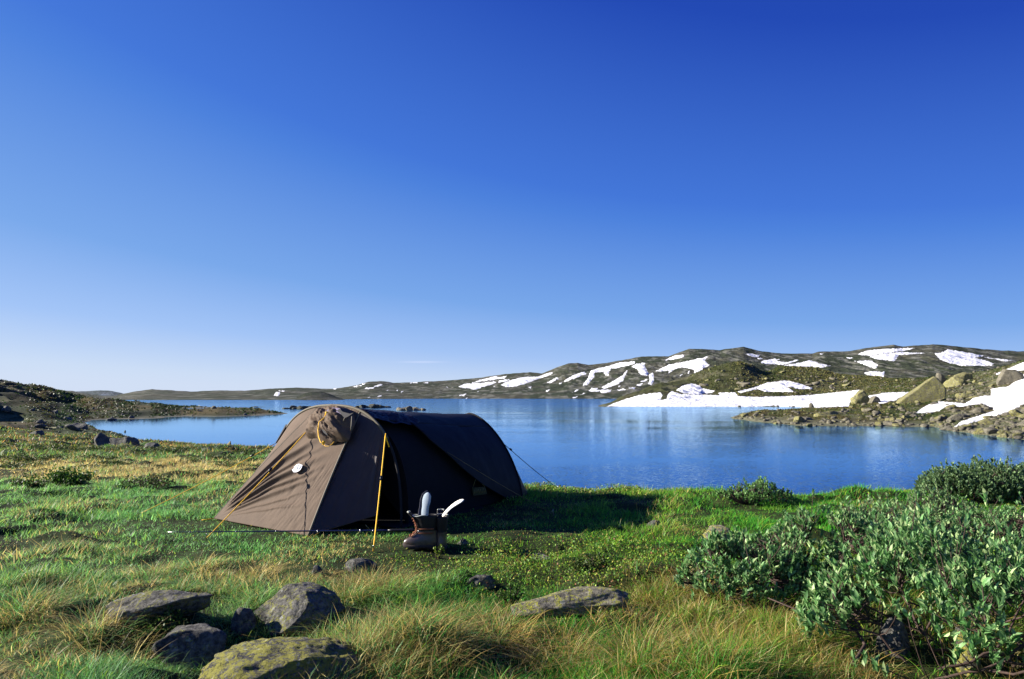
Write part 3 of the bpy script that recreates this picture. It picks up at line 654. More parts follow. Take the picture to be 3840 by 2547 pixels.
# right shore
rock('boulder', 883, 940, 383, 414, 'huge slanting slab with a yellow-green face on the right shore', M_slab, 163, .5, .15, 5, fn=right_z, base=150, cuts=10, tilt=.32, cut=(.35, .7), lump=.1)
rock('boulder', 849, 874, 389.5, 407.5, 'tall rounded tan outcrop at the right end of the shore snow', M_slab, 167, .7, .15, 5, fn=right_z, base=175, cuts=7, tilt=.1)
rock('boulder', 866, 882, 396, 408, 'dark cracked outcrop leaning on the tall tan outcrop', M_rock_far, 173, .7, .2, 4, fn=right_z, base=172)
rock('boulder', 956, 971, 393, 404, 'square pale block beside the snow tongue on the right', M_slab, 179, .9, .2, 4, fn=right_z, base=140, cuts=12, cut=(.5, .7))
rock('boulder', 969, 983, 397, 404, 'rounded tan boulder right of the square pale block', M_slab, 181, .8, .2, 4, fn=right_z, base=138)
rock('boulder', 942, 974, 376.5, 394, 'broad grey outcrop above the square pale block', M_slab, 191, .8, .2, 5, fn=right_z, base=205, tilt=-.15)
rock('boulder', 954, 971, 372, 382, 'boulder crowning the broad grey outcrop', M_slab, 193, .8, .2, 4, fn=right_z, base=225)
rock('boulder', 935, 945, 372.5, 382, 'dark narrow crag left of the crowning boulder', M_rock_far, 197, .8, .2, 4, fn=right_z, base=230)
rock('boulder', 996, 1022, 369, 386, 'shaded rock outcrop on the snow at the right edge', M_rock_far, 199, .7, .2, 5, fn=right_z, base=155, tilt=-.05)
rock('boulder', 899, 910, 415, 421.5, 'pale boulder on the low peninsula below the huge slab', M_slab, 211, .8, .2, 4, fn=right_z, base=102)
rock('boulder', 951, 972, 425, 431.5, 'leaning grey shore slab under the tip of the snow tongue', M_slab, 223, .7, .2, 5, fn=right_z, base=79, tilt=.25, cuts=10)
rock('boulder', 972, 994, 428, 436, 'wide tan shore rock right of the leaning grey slab', M_slab, 227, .6, .2, 5, fn=right_z, base=73, tilt=.1)
rock('boulder', 1014, 1042, 414, 425, 'brown rock shoulder at the right edge above the shore rubble', M_slab, 229, .7, .2, 5, fn=right_z, base=82, tilt=.3)
rock('boulder', 809, 814, 402.5, 408, 'small dark block at the water beside the shore snow', M_rock_far, 233, .8, .2, 3, fn=right_z, base=160)
rock('boulder', 815, 848, 417, 420.5, 'flat pale slab lying along the low peninsula', M_slab, 239, .5, .3, 4, fn=right_z, base=112)
rock('boulder', 929, 939, 401.5, 406, 'low stone ridge at the foot of the snow tongue', M_rock_far, 241, .6, .3, 4, fn=right_z, base=138)

# many more boulders, each one its own object
VAR = []
for k in range(7):
    v, f = rock_shape(3, 400+k*13, 9, .2, .06, (.5, .85)); v[:, 2] *= .75
    me = bpy.data.meshes.new('boulder')
    me.from_pydata(v.tolist(), [], f.tolist()); me.polygons.foreach_set('use_smooth', np.ones(len(f), bool))
    me.materials.append(M_rock_far if k % 3 else M_slab); VAR.append(me)
VARG = []
for k in range(3):
    me = VAR[k].copy(); me.materials.clear(); me.materials.append(M_rock_g); VARG.append(me)
rr_ = random.Random(5)
def scatter(n, pxr, yr, fn, smin, smax, meshes, label, group, dmin=20, dmax=600, accept=None, sc=None):
    made = 0; tries = 0
    while made < n and tries < n*30:
        tries += 1
        px = rr_.uniform(*pxr); py = rr_.uniform(*yr)
        h = hit(px, py, fn, dmin, dmax, 900)
        if not h or h[2] < -.02: continue
        if accept and not accept(px, py, h): continue
        if any(sdist(np.array([px]), np.array([py]), p)[0] > -1 for p in near_snow): continue
        if any(sdist(np.array([px]), np.array([py-5]), p)[0] > -1 for p in near_snow) and rr_.random() < .8: continue
        o = bpy.data.objects.new('boulder', rr_.choice(meshes)); COL.objects.link(o)
        s = rr_.uniform(smin, smax)*(rr_.random()**1.5*.9+.35)
        if sc: s *= sc(h)
        o.location = (h[0], h[1], h[2]+s*.15); o.scale = (s*rr_.uniform(.8, 1.4), s*rr_.uniform(.8, 1.2), s*rr_.uniform(.55, 1.05))
        o.rotation_euler = (rr_.uniform(-.3, .3), rr_.uniform(-.3, .3), rr_.uniform(0, 6.28))
        tag(o, label, 'boulder', group); made += 1
scatter(95, (733, 1040), (408, 441), right_z, .35, .85, VAR, 'small tan boulder among many along the near edge of the right peninsula', 'boulders along the right peninsula shore', 50, 130,
        accept=lambda px, py, h: rr_.random() < (1.0 if h[2] < .5 else .25)+.6*(px > 900))
scatter(110, (850, 1035), (374, 425), right_z, .4, 1.0, VAR, 'sunlit boulder among the rubble above the right shore', 'boulders on the slope above the right shore', 90, 420)
scatter(45, (690, 850), (366, 400), right_z, 1.0, 2.6, VAR, 'boulder dotted over the distant heath beyond the shore snow', 'boulders on the heath behind the snow', 300, 640)
scatter(24, (5, 260), (402, 432), ground_z, .35, .8, VARG, 'small grey boulder on the far side of the left bay', 'boulders on the left peninsula and slope', 60, 300)
# rubble too fine to count
def rubble(name, n, pxr, yr, fn, s0, s1, dmin, dmax, acc, mat):
    v, f = ICO[2]; V = []; F = []; c = 0
    pxl = rng.uniform(*pxr, n); pyl = rng.uniform(*yr, n)
    for px, py in zip(pxl, pyl):
        h = hit(px, py, fn, dmin, dmax, 500)
        if not h or h[2] < -.02 or not acc(px, py, h): continue
        if any(sdist(np.array([px]), np.array([py]), p)[0] > .3 for p in near_snow): continue
        s = rng.uniform(s0, s1)*rng.uniform(.4, 1)*(h[1]/100)**.5
        w = v*(1+.35*rng.normal(size=(len(v), 1))*.5)*s*np.array([rng.uniform(.8, 1.5), 1, rng.uniform(.5, .9)])
        V.append(w+np.array([h[0], h[1], h[2]+s*.1])); F.append(f+c); c += len(v)
    o = mk(name, np.concatenate(V), np.concatenate(F), mat, smooth=False)
    return o
o = rubble('rubble', 2000, (735, 1045), (368, 441), right_z, .18, .5, 50, 600, lambda px, py, h: rng.random() < (.9 if h[2] < .45 else .35)+.5*(px > 940), M_rock_far)
tag(o, 'fine pale stone rubble covering the right shore and slope', 'rubble', kind='stuff')
# islets in the lake
def islet(x0, x1, yt, yb, seed, label):
    d = 4.0/math.tan(math.atan((yb-339.5)/FOC)-TH)
    mb = MB(); r = np.random.default_rng(seed); n = 7
    for k in range(n):
        u = (k+.5)/n; px = x0+(x1-x0)*u; env = math.sin(PI*(.12+.76*u))
        v, f = rock_shape(3, seed*31+k, 8); w = (x1-x0)*d/FOC/n*.95
        hgt = (yb-yt)*d/FOC*env*r.uniform(.6, 1.05)
        x, y, _ = P(px, yb, d)
        mb.add(v*np.array([w, w*1.2, hgt])+np.array([float(x), float(y)+r.uniform(-1, 2), -.05*hgt]), f)
    ox, oy, _ = P((x0+x1)/2, yb, d)
    o = mb.build('rocky_islet', M_fardark if seed != 5 else M_rock_far); tag(o, label, 'islet')
islet(285, 316, 404.7, 408.8, 3, 'low dark rocky islet in the lake left of the tent top')
islet(356, 388, 403.8, 407.6, 4, 'rocky islet peeking over the tent ridge')
islet(396, 424, 405.2, 410.2, 5, 'small greenish rocky islet right of the tent ridge')
islet(250, 262, 406.3, 407.2, 6, 'thin skerry between the left peninsula and the dark islet')

# ------------------------------------------------------------------ tent
ZG = 2.80
R2 = np.array([.81, -.586]); R2 /= np.linalg.norm(R2)
A2 = np.array([-R2[1], R2[0]])
Ca, Cb = np.array([-1.79, 6.85]), np.array([-.53, 8.57])
def hoopP(t, th, off=0):
    """point on the tunnel: t 0 front hoop .. 1 rear hoop, th pi (left foot) .. 0 (right foot)"""
    t = np.asarray(t, float); th = np.asarray(th, float)
    n = 2.6+(1.6-2.6)*t; hw = .97+(.80-.97)*t+off; h = 1.105+(.985-1.105)*t+off
    c, s_ = np.cos(th), np.clip(np.sin(th), 0, 1)
    u = np.sign(c)*np.abs(c)**(2/n); v = s_**(2/n)
    sag = .02*np.sin(PI*np.clip(t, 0, 1))
    C = Ca+(Cb-Ca)*t[..., None]
    xy = C+R2*((hw-sag)*u)[..., None]
    return np.concatenate([xy, (ZG+v*(h-sag))[..., None]], -1)
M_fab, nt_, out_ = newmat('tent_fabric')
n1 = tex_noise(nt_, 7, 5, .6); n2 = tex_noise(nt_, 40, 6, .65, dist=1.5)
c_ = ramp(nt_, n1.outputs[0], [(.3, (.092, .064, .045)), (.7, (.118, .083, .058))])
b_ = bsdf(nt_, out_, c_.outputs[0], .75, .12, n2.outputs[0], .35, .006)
M_fab_shade, nt_, out_ = newmat('tent_fabric_body_shaded')  # same cloth as the porch, near black: the body's shade is in the colour
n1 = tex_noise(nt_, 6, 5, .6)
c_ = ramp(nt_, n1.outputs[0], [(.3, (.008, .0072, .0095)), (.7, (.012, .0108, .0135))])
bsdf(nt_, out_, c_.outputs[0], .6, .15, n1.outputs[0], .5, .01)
M_fab_halfshade, nt_, out_ = newmat('tent_fabric_side_shaded')  # porch cloth again, darkened because the door panel faces away from the sun
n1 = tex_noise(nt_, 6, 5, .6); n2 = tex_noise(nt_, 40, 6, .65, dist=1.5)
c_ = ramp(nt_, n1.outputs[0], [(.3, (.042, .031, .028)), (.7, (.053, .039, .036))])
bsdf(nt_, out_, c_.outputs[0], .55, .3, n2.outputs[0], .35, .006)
M_inner = simple('inner_tent', (.006, .005, .006), .9, .3, 8)
M_hem = simple('seam_tape', (.12, .105, .075), .7, .15, 60)
M_sleeve = simple('pole_sleeve', (.105, .09, .06), .7, .15, 60)
M_cord = simple('guy_cord', (.90, .50, .02), .6, .1, 200)
M_cordd = simple('guy_cord_dull', (.16, .12, .05), .7, .1, 200)
M_black = simple('black_plastic', (.012, .012, .014), .4, .1, 100)
M_blackcl = simple('black_cloth', (.012, .012, .015), .8, .2, 60)
M_purple = simple('purple_fabric', (.07, .045, .14), .6, .2, 60)
M_white = simple('emblem_white', (.34, .35, .42), .4, .1, 60)
M_blue = simple('emblem_blue', (.12, .16, .26), .4, .1, 60)
M_yel = simple('pocket_yellow', (.20, .16, .05), .7, .2, 60)
M_metal = simple('peg_metal', (.6, .6, .6), .3, .1, 100, metal=1)
tent = empty('tent', (float(Ca[0]), float(Ca[1]), ZG), 'brown tunnel tent with a pointed porch pitched on grass by the lake', 'tent')
# full cover: left and top side over all the length
def wr(Pt, amp, seed, sx=3, sy=14):
    a = fbm(Pt[..., 0]*sx+Pt[..., 1]*sx, Pt[..., 2]*sy, seed=seed, oct=3)
    return amp*a
th_top = 1.05
ths = np.linspace(PI, th_top, 90); ts = np.linspace(0, 1, 50)
T_, H_ = np.meshgrid(ts, ths, indexing='ij')
G = hoopP(T_, H_); G[..., 2] += wr(G, .012, 5)*np.sin(PI*T_)
# right side behind the slanting door edge
th2 = np.linspace(th_top, 0, 60); k = np.linspace(0, 1, 40)
K_, H2_ = np.meshgrid(k, th2, indexing='ij')
fr = 1-H2_/th_top
te = np.interp(fr, [0, .28, .58, .73, 1], [.28, .33, .50, .63, .95])
G2 = hoopP(te+(1-te)*K_, H2_)
G2[..., 0] += wr(G2, .014, 6, 4, 5)*np.sin(PI*K_)*R2[0]
mb_v = np.concatenate([G.reshape(-1, 3), G2.reshape(-1, 3)])
mb_f = np.concatenate([gridfaces(50, 90), gridfaces(40, 60)+50*90])
o = mk('fly', mb_v, mb_f, M_fab_shade, tent)
so = o.modifiers.new('thick', 'SOLIDIFY'); so.thickness = .004; so.offset = -1
# hem along the slanting edge
e = G2[0]; mk('door_hem', *tube(e[::3], .007, 6), M_blackcl, tent)
# rear end cap
ths = np.linspace(PI, 0, 70); k = np.linspace(0, 1, 16)
K_, H_ = np.meshgrid(k, ths, indexing='ij')
top = hoopP(np.ones_like(H_), H_)
uu = np.cos(H_)
bs = np.concatenate([Cb+A2*.42+R2*(uu*.62)[..., None], np.full(uu.shape+(1,), ZG)], -1)
G = top*(1-K_[..., None])+bs*K_[..., None]
G[..., 2] += .10*np.sin(PI*K_)*np.sin(H_)
mk('rear_panel', G, gridfaces(16, 70), M_fab_shade, tent)
# front porch
N1 = np.array([-2.907, 6.78, ZG+.015]); N2 = np.array([-1.744, 5.96, ZG+.01])
HL = np.array([*(Ca-R2*.97), ZG]); B3 = np.array([-1.21, 6.20, 2.94])
def th_of_u(u, n=2.6): return math.acos(math.copysign(abs(u)**(n/2), u))
tA, tB, tC = th_of_u(-.22), th_of_u(.42), .77
def porch(th0, th1, b0, b1, nc, nr, bulge, name, mat, folds=None):
    c = np.linspace(0, 1, nc); k = np.linspace(0, 1, nr)
    K_, C_ = np.meshgrid(k, c, indexing='ij')
    top = hoopP(np.zeros_like(C_), th0+(th1-th0)*C_)
    base = b0+(b1-b0)*C_[..., None]
    G = top*(1-K_[..., None])+base*K_[..., None]
    nrm = np.cross((b1-b0), (hoopP(np.array(0.), np.array((th0+th1)/2))-b0)); nrm /= np.linalg.norm(nrm)
    if nrm[1] > 0: nrm = -nrm
    G = G+nrm*(bulge*np.sin(PI*K_)*(1-.3*np.abs(C_-.5)))[..., None]
    if folds is not None: G = G+nrm*folds(G, K_, C_)[..., None]
    o = mk(name, G, gridfaces(nr, nc), mat, tent)
    so = o.modifiers.new('thick', 'SOLIDIFY'); so.thickness = .003
    return o, nrm, G
def fold_front(G, K, C):
    v = G-N1; r = np.linalg.norm(v, axis=-1)+1e-6
    e1 = (N2-N1)/np.linalg.norm(N2-N1); up = np.array([A2[0]*.55, A2[1]*.55, .83])
    ang = np.arctan2(v@up, v@e1)
    a = ang+.05*fbm(r*2.5, ang*3, seed=9, oct=2)
    f = 0
    for c0, w, h in ((.93, .022, 1.0), (.80, .030, 1.2), (.70, .02, .7), (.60, .035, 1.3), (.49, .022, .8), (.41, .025, .7), (.30, .012, .35), (.22, .012, .3)):
        f = f+h*np.exp(-((a-c0)/w)**2)
    env = sm(.03, .35, r)*(1-sm(.85, 1.55, r))
    f = f*.034*env
    # crinkles by the right seam
    f = f+.012*(.5-np.abs(fbm(C*26+K*9, K*5, seed=19, oct=4)))*sm(.35, .8, C)*sm(.35, .6, K)
    # gathers under the hoop
    f = f+.012*(.5-np.abs(fbm(C*9, K*3+C*4, seed=29, oct=3)))*(1-sm(.05, .3, K))
    return f*np.sin(PI*np.clip(C*1.02, 0, 1))**.25
def fold_side(G, K, C):
    return .012*(.5-np.abs(fbm(C*7+K*2.5, K*3, seed=39, oct=3)))*sm(0, .1, K)+.02*np.exp(-((C-.85)/.04)**2)*np.sin(PI*K)
porch(PI, tA, HL, N1, 50, 60, -.03, 'porch_left_panel', M_fab, fold_side)
_, nF, GF = porch(tA, tB, N1, N2, 150, 170, .02, 'porch_front_panel', M_fab, fold_front)
porch(tB, tC, N2, B3, 80, 90, -.02, 'porch_door_panel', M_fab_halfshade, fold_side)
# seams
pa = hoopP(np.array(0.), np.array(tA)); pb = hoopP(np.array(0.), np.array(tB))
sB = GF[:, -1]; sA = GF[:, 0]
mk('seam', *tube(sB[::6], .010, 6), M_hem, tent); mk('seam', *tube(sA[::6], .006, 6), M_hem, tent)
tq = .72; hp = hoopP(np.zeros(60), np.linspace(PI, tq, 60), .006); mk('pole_sleeve', *tube(hp, .014, 8), M_sleeve, tent)
hp = hoopP(np.zeros(14), np.linspace(tq, 0, 14), .006); mk('pole_sleeve', *tube(hp, .011, 8), M_blackcl, tent)  # lower leg coloured black to paint in the shade of the door opening
hp = hoopP(np.ones(60), np.linspace(PI, 0, 60), .004); mk('pole_sleeve', *tube(hp, .011, 8), M_fab_shade, tent)
# inner tent and floor
T_, H_ = np.meshgrid(np.linspace(.10, .98, 30), np.linspace(PI, 0, 50), indexing='ij')
G = hoopP(T_, H_, -.09); G[..., 2] -= .0
mk('inner_tent', G, gridfaces(30, 50), M_inner, tent)
G = hoopP(np.full(50, .10), np.linspace(PI, 0, 50), -.09)
c = G.mean(0); mk('inner_door', np.concatenate([G, [c]]), [(i, i+1, 50) for i in range(49)], M_inner, tent, smooth=False)
fl = [HL, np.array([*(Ca+R2*.97), ZG]), np.array([*(Cb+R2*.8), ZG]), np.array([*(Cb-R2*.8), ZG])]
fl = [p+np.array([0, 0, .012]) for p in fl]; mk('groundsheet', fl, [(0, 1, 2, 3)], M_inner, tent, smooth=False)
# rolled-up side door hanging under the ridge
T_, Q_ = np.meshgrid(np.linspace(.0, .36, 60), np.linspace(0, 1, 36), indexing='ij')
st = hoopP(T_, th_top+.30-0*Q_)
en = hoopP(T_, np.full_like(Q_, th_top-.03))
G = st*(1-Q_[..., None])+en*Q_[..., None]
lump = .035*np.sin(PI*Q_)+.028*fbm(T_*26, Q_*5+T_*18, seed=55, oct=4)*np.sin(PI*Q_)**.5
G = G+lump[..., None]*np.array([R2[0]*.8, R2[1]*.8, .75])
G[..., 2] -= .05*Q_*fbm(T_*9, T_*0, seed=57, oct=2)
mk('rolled_door', G, gridfaces(60, 36), simple('rolled_door_fabric', (.016, .015, .026), .5, .25, 20, spec=.2), tent)
# vent hood over the porch
def on_front(px, py, off=0.0):
    """point on the porch front plane below a pixel"""
    n = nF; p0 = GF[60, 75]
    x1, y1, z1 = P(px, py, 1.0); dr = np.array([float(x1), 1.0, float(z1)-CZ]); o0 = np.array([0, 0, CZ])
    t = ((p0+n*off-o0)@n)/(dr@n); return o0+dr*t
hood = [(310, 424), (318, 412), (327, 408), (342, 407.5), (353, 412), (356, 421), (351.5, 431), (349.5, 440), (339, 441.5), (325, 443.5), (318, 438.5), (306, 438)]
cxh, cyh = 333, 425
nr, nc = 26, 96
ang = np.linspace(0, 2*PI, nc, endpoint=False)
ha = np.array([math.atan2(-(y-cyh), x-cxh) for x, y in hood]); hr = np.array([math.hypot(x-cxh, y-cyh) for x, y in hood])
odr = np.argsort(ha); ha, hr = ha[odr], hr[odr]
rad = np.interp((ang+PI) % (2*PI)-PI, np.concatenate([ha-2*PI, ha, ha+2*PI]), np.concatenate([hr]*3))
p00 = on_front(cxh, cyh)
ex = on_front(cxh+10, cyh)-p00; ey = on_front(cxh, cyh-10)-p00
V = []
for i in range(nr):
    q = i/(nr-1)
    for j in range(nc):
        dx, dy = math.cos(ang[j])*rad[j]*q, math.sin(ang[j])*rad[j]*q
        V.append(p00+ex*dx/10+ey*dy/10)
V = np.array(V); Qq = np.repeat(np.linspace(0, 1, nr), nc); DX = np.tile(np.cos(ang)*rad, nr)*Qq; DY = np.tile(np.sin(ang)*rad, nr)*Qq
dome = (1-Qq**2.5)*(.12+.05*(DX > 0)*sm(0, 12, DX))
rid = .075*(.5-np.abs(fbm(DX/5+DY/9, DY/12-DX/14, seed=91, oct=5, gain=.6)))*np.minimum(1, (1-Qq)*5)
pocket = -.10*np.exp(-((DX+2)/4.5)**2-((DY-13)/3.5)**2)-.06*np.exp(-((DX+DY*.45+8)/2)**2)*sm(-12, 4, -DY+2)*.8
V = V+nF*(dome+rid+pocket*(1-Qq)+.012)[:, None]
mk('vent_hood', V, gridfaces(nr, nc, wrap=True), M_fab, tent)
# solid black patches stand for the shade in the vent mouth, with its purple lining
def patch(name, pts, off, mat, th=.006, par=tent):
    q = [on_front(x, y, off) for x, y in pts]; n = len(q)
    V = [p for p in q]+[p+nF*th for p in q]
    F = [tuple(range(n, 2*n)), tuple(range(n-1, -1, -1))]+[(i, (i+1) % n, n+(i+1) % n, n+i) for i in range(n)]
    return mk(name, V, F, mat, par, smooth=False)
def arc(cx, cy, rx, ry, a0, a1, n): return [(cx+rx*math.cos(a0+(a1-a0)*i/n), cy-ry*math.sin(a0+(a1-a0)*i/n)) for i in range(n+1)]
patch('vent_lining', [(327, 411.6), (329, 408.6), (334, 407.9), (340, 408.6), (343, 412), (349, 416.5), (346, 417.5), (339, 413), (332, 411)], .15, M_purple)
patch('vent_shade', [(340, 409), (343, 412), (350, 414), (354, 413), (349, 416.6), (345, 418.5), (341, 414), (337, 411)], .16, M_blackcl)
patch('vent_shade', [(317, 417), (320, 420), (326, 428), (328, 436), (324, 433), (320, 426)], .10, M_blackcl)
mk('hood_edge', *tube([on_front(x, y, .15) for x, y in ((343.5, 421), (345, 417.5), (349.5, 415.2), (352, 416), (351.5, 424), (351, 430))], .006, 6), M_hem, tent)
mb = MB()
mb.tube([on_front(x, y, .17) for x, y in ((327, 413), (325.5, 414), (324, 418), (319, 422), (318, 430), (318.5, 436), (320.5, 442), (323, 443.5))], .0045, 6)
mb.tube([on_front(x, y, .12) for x, y in ((323, 443.5), (325, 446), (328.5, 446.3), (332, 444), (334, 441.5))], .0025, 5)
mb.build('drawcord', M_cord, tent)
v, f = rock_shape(2, 5); mk('cord_toggle', v*.018+on_front(323.7, 443, .14), f, M_cord, tent); mk('cord_toggle', v*.016+on_front(326.5, 413.5, .18), f, M_cord, tent)
# emblem low on the porch front: curled white animal shape with blue strokes
el = patch('emblem', [(292.2, 470), (293.5, 467.6), (295.5, 466), (297, 464.6), (299.3, 463.9), (301, 464.6), (302.8, 465.2), (302, 467.4), (301, 469.5), (299, 471.3), (296.5, 472.4), (293.8, 472.4)], .035, M_white, .004)
for pts in ([(297.3, 465.6), (298.6, 465), (297.4, 469), (296.3, 469.8)], [(300.2, 465.6), (301.4, 466), (299.3, 469.4), (298.3, 469.2)], [(294.6, 469.4), (296, 470.6), (295.6, 471.2), (294.2, 470.2)]):
    b = patch('emblem_mark', pts, .0385, M_blue, .004); b.parent = el; b.location = (0, 0, 0)
    bpy.context.view_layer.update(); b.matrix_parent_inverse = Matrix.Identity(4)
# hanging pocket on the inner side wall
def wp(px, py, d): return np.array([float(c) for c in P(px, py, d)])
dpk = 7.42
mb = MB()
q = [wp(472, 487.8, dpk), wp(484.5, 486.6, dpk+.1), wp(486.5, 493.8, dpk+.1), wp(473, 495.6, dpk)]
th = np.array([R2[0], R2[1], 0])*.01
mb.add([*q, *[p+th for p in q]], [(0, 1, 2, 3), (4, 7, 6, 5), (0, 4, 5, 1), (1, 5, 6, 2), (2, 6, 7, 3), (3, 7, 4, 0)])
pk = mb.build('hanging_pocket', simple('pocket_net', (.07, .06, .02), .8, .3, 60), tent, smooth=False)
mb = MB(); apx = wp(475.3, 478.3, dpk)+th
mb.tube([q[0]+th, apx], .003, 5); mb.tube([q[1]+th, apx], .003, 5)
mb.build('pocket_cord', M_yel, tent)
mb = MB()
for i, u in enumerate((.08, .2, .3, .42, .56, .68, .8, .92)):
    a = q[0]*(1-u)+q[1]*u; b = q[3]*(1-u)+q[2]*u
    mb.tube([a*.8+b*.2+th*1.3, a*.25+b*.75+th*1.3], .004, 4)
mb.build('pocket_stripes', M_yel, tent)
# reinforcement and guy lines
gl = on_front(0, 0)*0
atl = hoopP(np.array(0.), np.array(PI-.77)); atr = hoopP(np.array(0.), np.array(.77))
tri = wp(274.8, 443.8, 7.25)
mk('guy_tab', [atl+np.array([0, 0, .07]), atl-np.array([0, 0, .07]), tri, atl+np.array([.02, -.02, .07]), atl+np.array([.02, -.02, -.07]), tri+np.array([.01, -.02, 0])], [(0, 1, 2), (5, 4, 3), (0, 2, 5, 3), (1, 0, 3, 4), (2, 1, 4, 5)], M_blackcl, tent, smooth=False)
def gz(x, y): return float(ground_z(np.array([x]), np.array([y]))[0])
def guy(p0, gx, gy, r, mat, slider=.3, peg=True, srad=.012):
    p1 = np.array([gx, gy, gz(gx, gy)+.01]); n = 12
    pts = [p0*(1-i/n)+p1*(i/n)-np.array([0, 0, .015*math.sin(PI*i/n)]) for i in range(n+1)]
    g_ = mk('guy_line', *tube(pts, r, 6), mat, tent)
    def ch(name, V, F, m):
        c = mk(name, V, F, m, tent); c.parent = g_; c.location = (0, 0, 0); return c
    s = p0*(1-slider)+p1*slider; dv = (p1-p0)/np.linalg.norm(p1-p0)
    ch('slider', *tube([s-dv*.022, s, s+dv*.022], [srad*.7, srad, srad*.7], 6), M_black)
    if peg:
        up = np.array([-dv[0]*.25, -dv[1]*.25, 1]); ch('peg', *tube([p1-up*.08, p1+up*.035, p1+up*.05+dv*.012], .004, 6), M_metal)
guy(tri, -3.80, 7.05, .0042, M_cord, .17)
guy(on_front(313, 424, .02), -2.547, 5.80, .0043, M_cord, .44, srad=.014)
guy(atr+np.array([.01, -.03, .02]), -1.08, 5.44, .0060, M_cord, .42)
mk('guy_line_knot', *tube([atr+np.array([.012, -.045, .0]), atr+np.array([.05, -.06, -.10])], .007, 6), M_cord, tent)
guy(hoopP(np.array(.42), np.array(.62)), .42, 7.04, .0035, M_cordd, .30, srad=.008)
guy(hoopP(np.array(1.), np.array(th_of_u(.66, 1.75))), .62, 9.25, .004, M_blackcl, .14, srad=.014)
for pp, dx in ((N1, -.10), (N2, -.02)):
    mk('peg_loop', *tube([pp, pp+np.array([dx, -.04, -.01])], .005, 5), M_cord, tent)
mk('peg_loop', *tube([wp(365.2, 524.6, 6.1), wp(370.3, 530.2, 6.1)], .004, 5), M_cordd, tent)

# ------------------------------------------------------------------ fishing rod lying on the grass
yr_ = 5.80
rp = lambda px: np.array([(px-512)/FOC*yr_/1.0199, yr_, 4-math.tan(math.atan((531.6-339.5-(px-235)*.008)/FOC)-TH)*yr_])
rod = empty('fishing_rod', tuple(rp(412)), 'dark blue fishing rod lying on the grass in front of the tent porch', 'fishing rod')
blank = [rp(x) for x in np.linspace(168, 392, 24)]
M_rod = simple('rod_blank', (.01, .015, .06), .25, .2, 100, spec=.6)
mk('rod_blank', *tube(blank, np.linspace(.003, .008, 24), 8), M_rod, rod)
mk('handle', *tube([rp(x) for x in (388, 392, 405, 412.5, 414)], [.009, .013, .012, .015, .013], 10), M_black, rod)
for px, r in ((190, .004), (236, .006), (276, .007), (317.5, .011), (360.3, .013), (373, .009)):
    c = rp(px); a = np.linspace(0, 2*PI, 15)
    ring = [c+np.array([0, r*math.cos(t)*.9, -r*.2+r*math.sin(t)]) for t in a]
    mk('line_guide', *tube(ring, .0022+r*.1, 5), M_metal, rod)

# ------------------------------------------------------------------ boots and insoles
M_leather = simple('boot_leather', (.060, .040, .034), .33, .35, 35, spec=.6, bs=.4, bd=.003)
M_bootblk = simple('boot_black', (.010, .009, .010), .6, .3, 40)
M_orange = simple('boot_strap', (.17, .055, .022), .5, .25, 60)
M_lace = simple('boot_lace', (.22, .07, .03), .6, .3, 100)
M_sole = simple('boot_sole', (.035, .025, .024), .8, .3, 60)
M_felt = simple('boot_lining', (.40, .42, .38), .9, .1, 80)
def section(z, xf, xb, hw, n=40, e=2.4, ymul=1):
    a = np.linspace(0, 2*PI, n, endpoint=False); c, s_ = np.cos(a), np.sin(a)
    cx = (xf+xb)/2; rx = (xb-xf)/2
    x = cx-rx*np.sign(c)*np.abs(c)**(2/e); y = hw*np.sign(s_)*np.abs(s_)**(2/e)*(1-.12*np.clip(c, 0, 1))
    return np.stack([x, y, np.full(n, z)], -1)
def loft(secs, cap0=False, cap1=False):
    n = len(secs[0]); V = np.concatenate(secs); F = gridfaces(len(secs), n, wrap=True).tolist()
    if cap0: F.append(tuple(range(n-1, -1, -1)))
    if cap1: F.append(tuple((len(secs)-1)*n+i for i in range(n)))
    return V, F
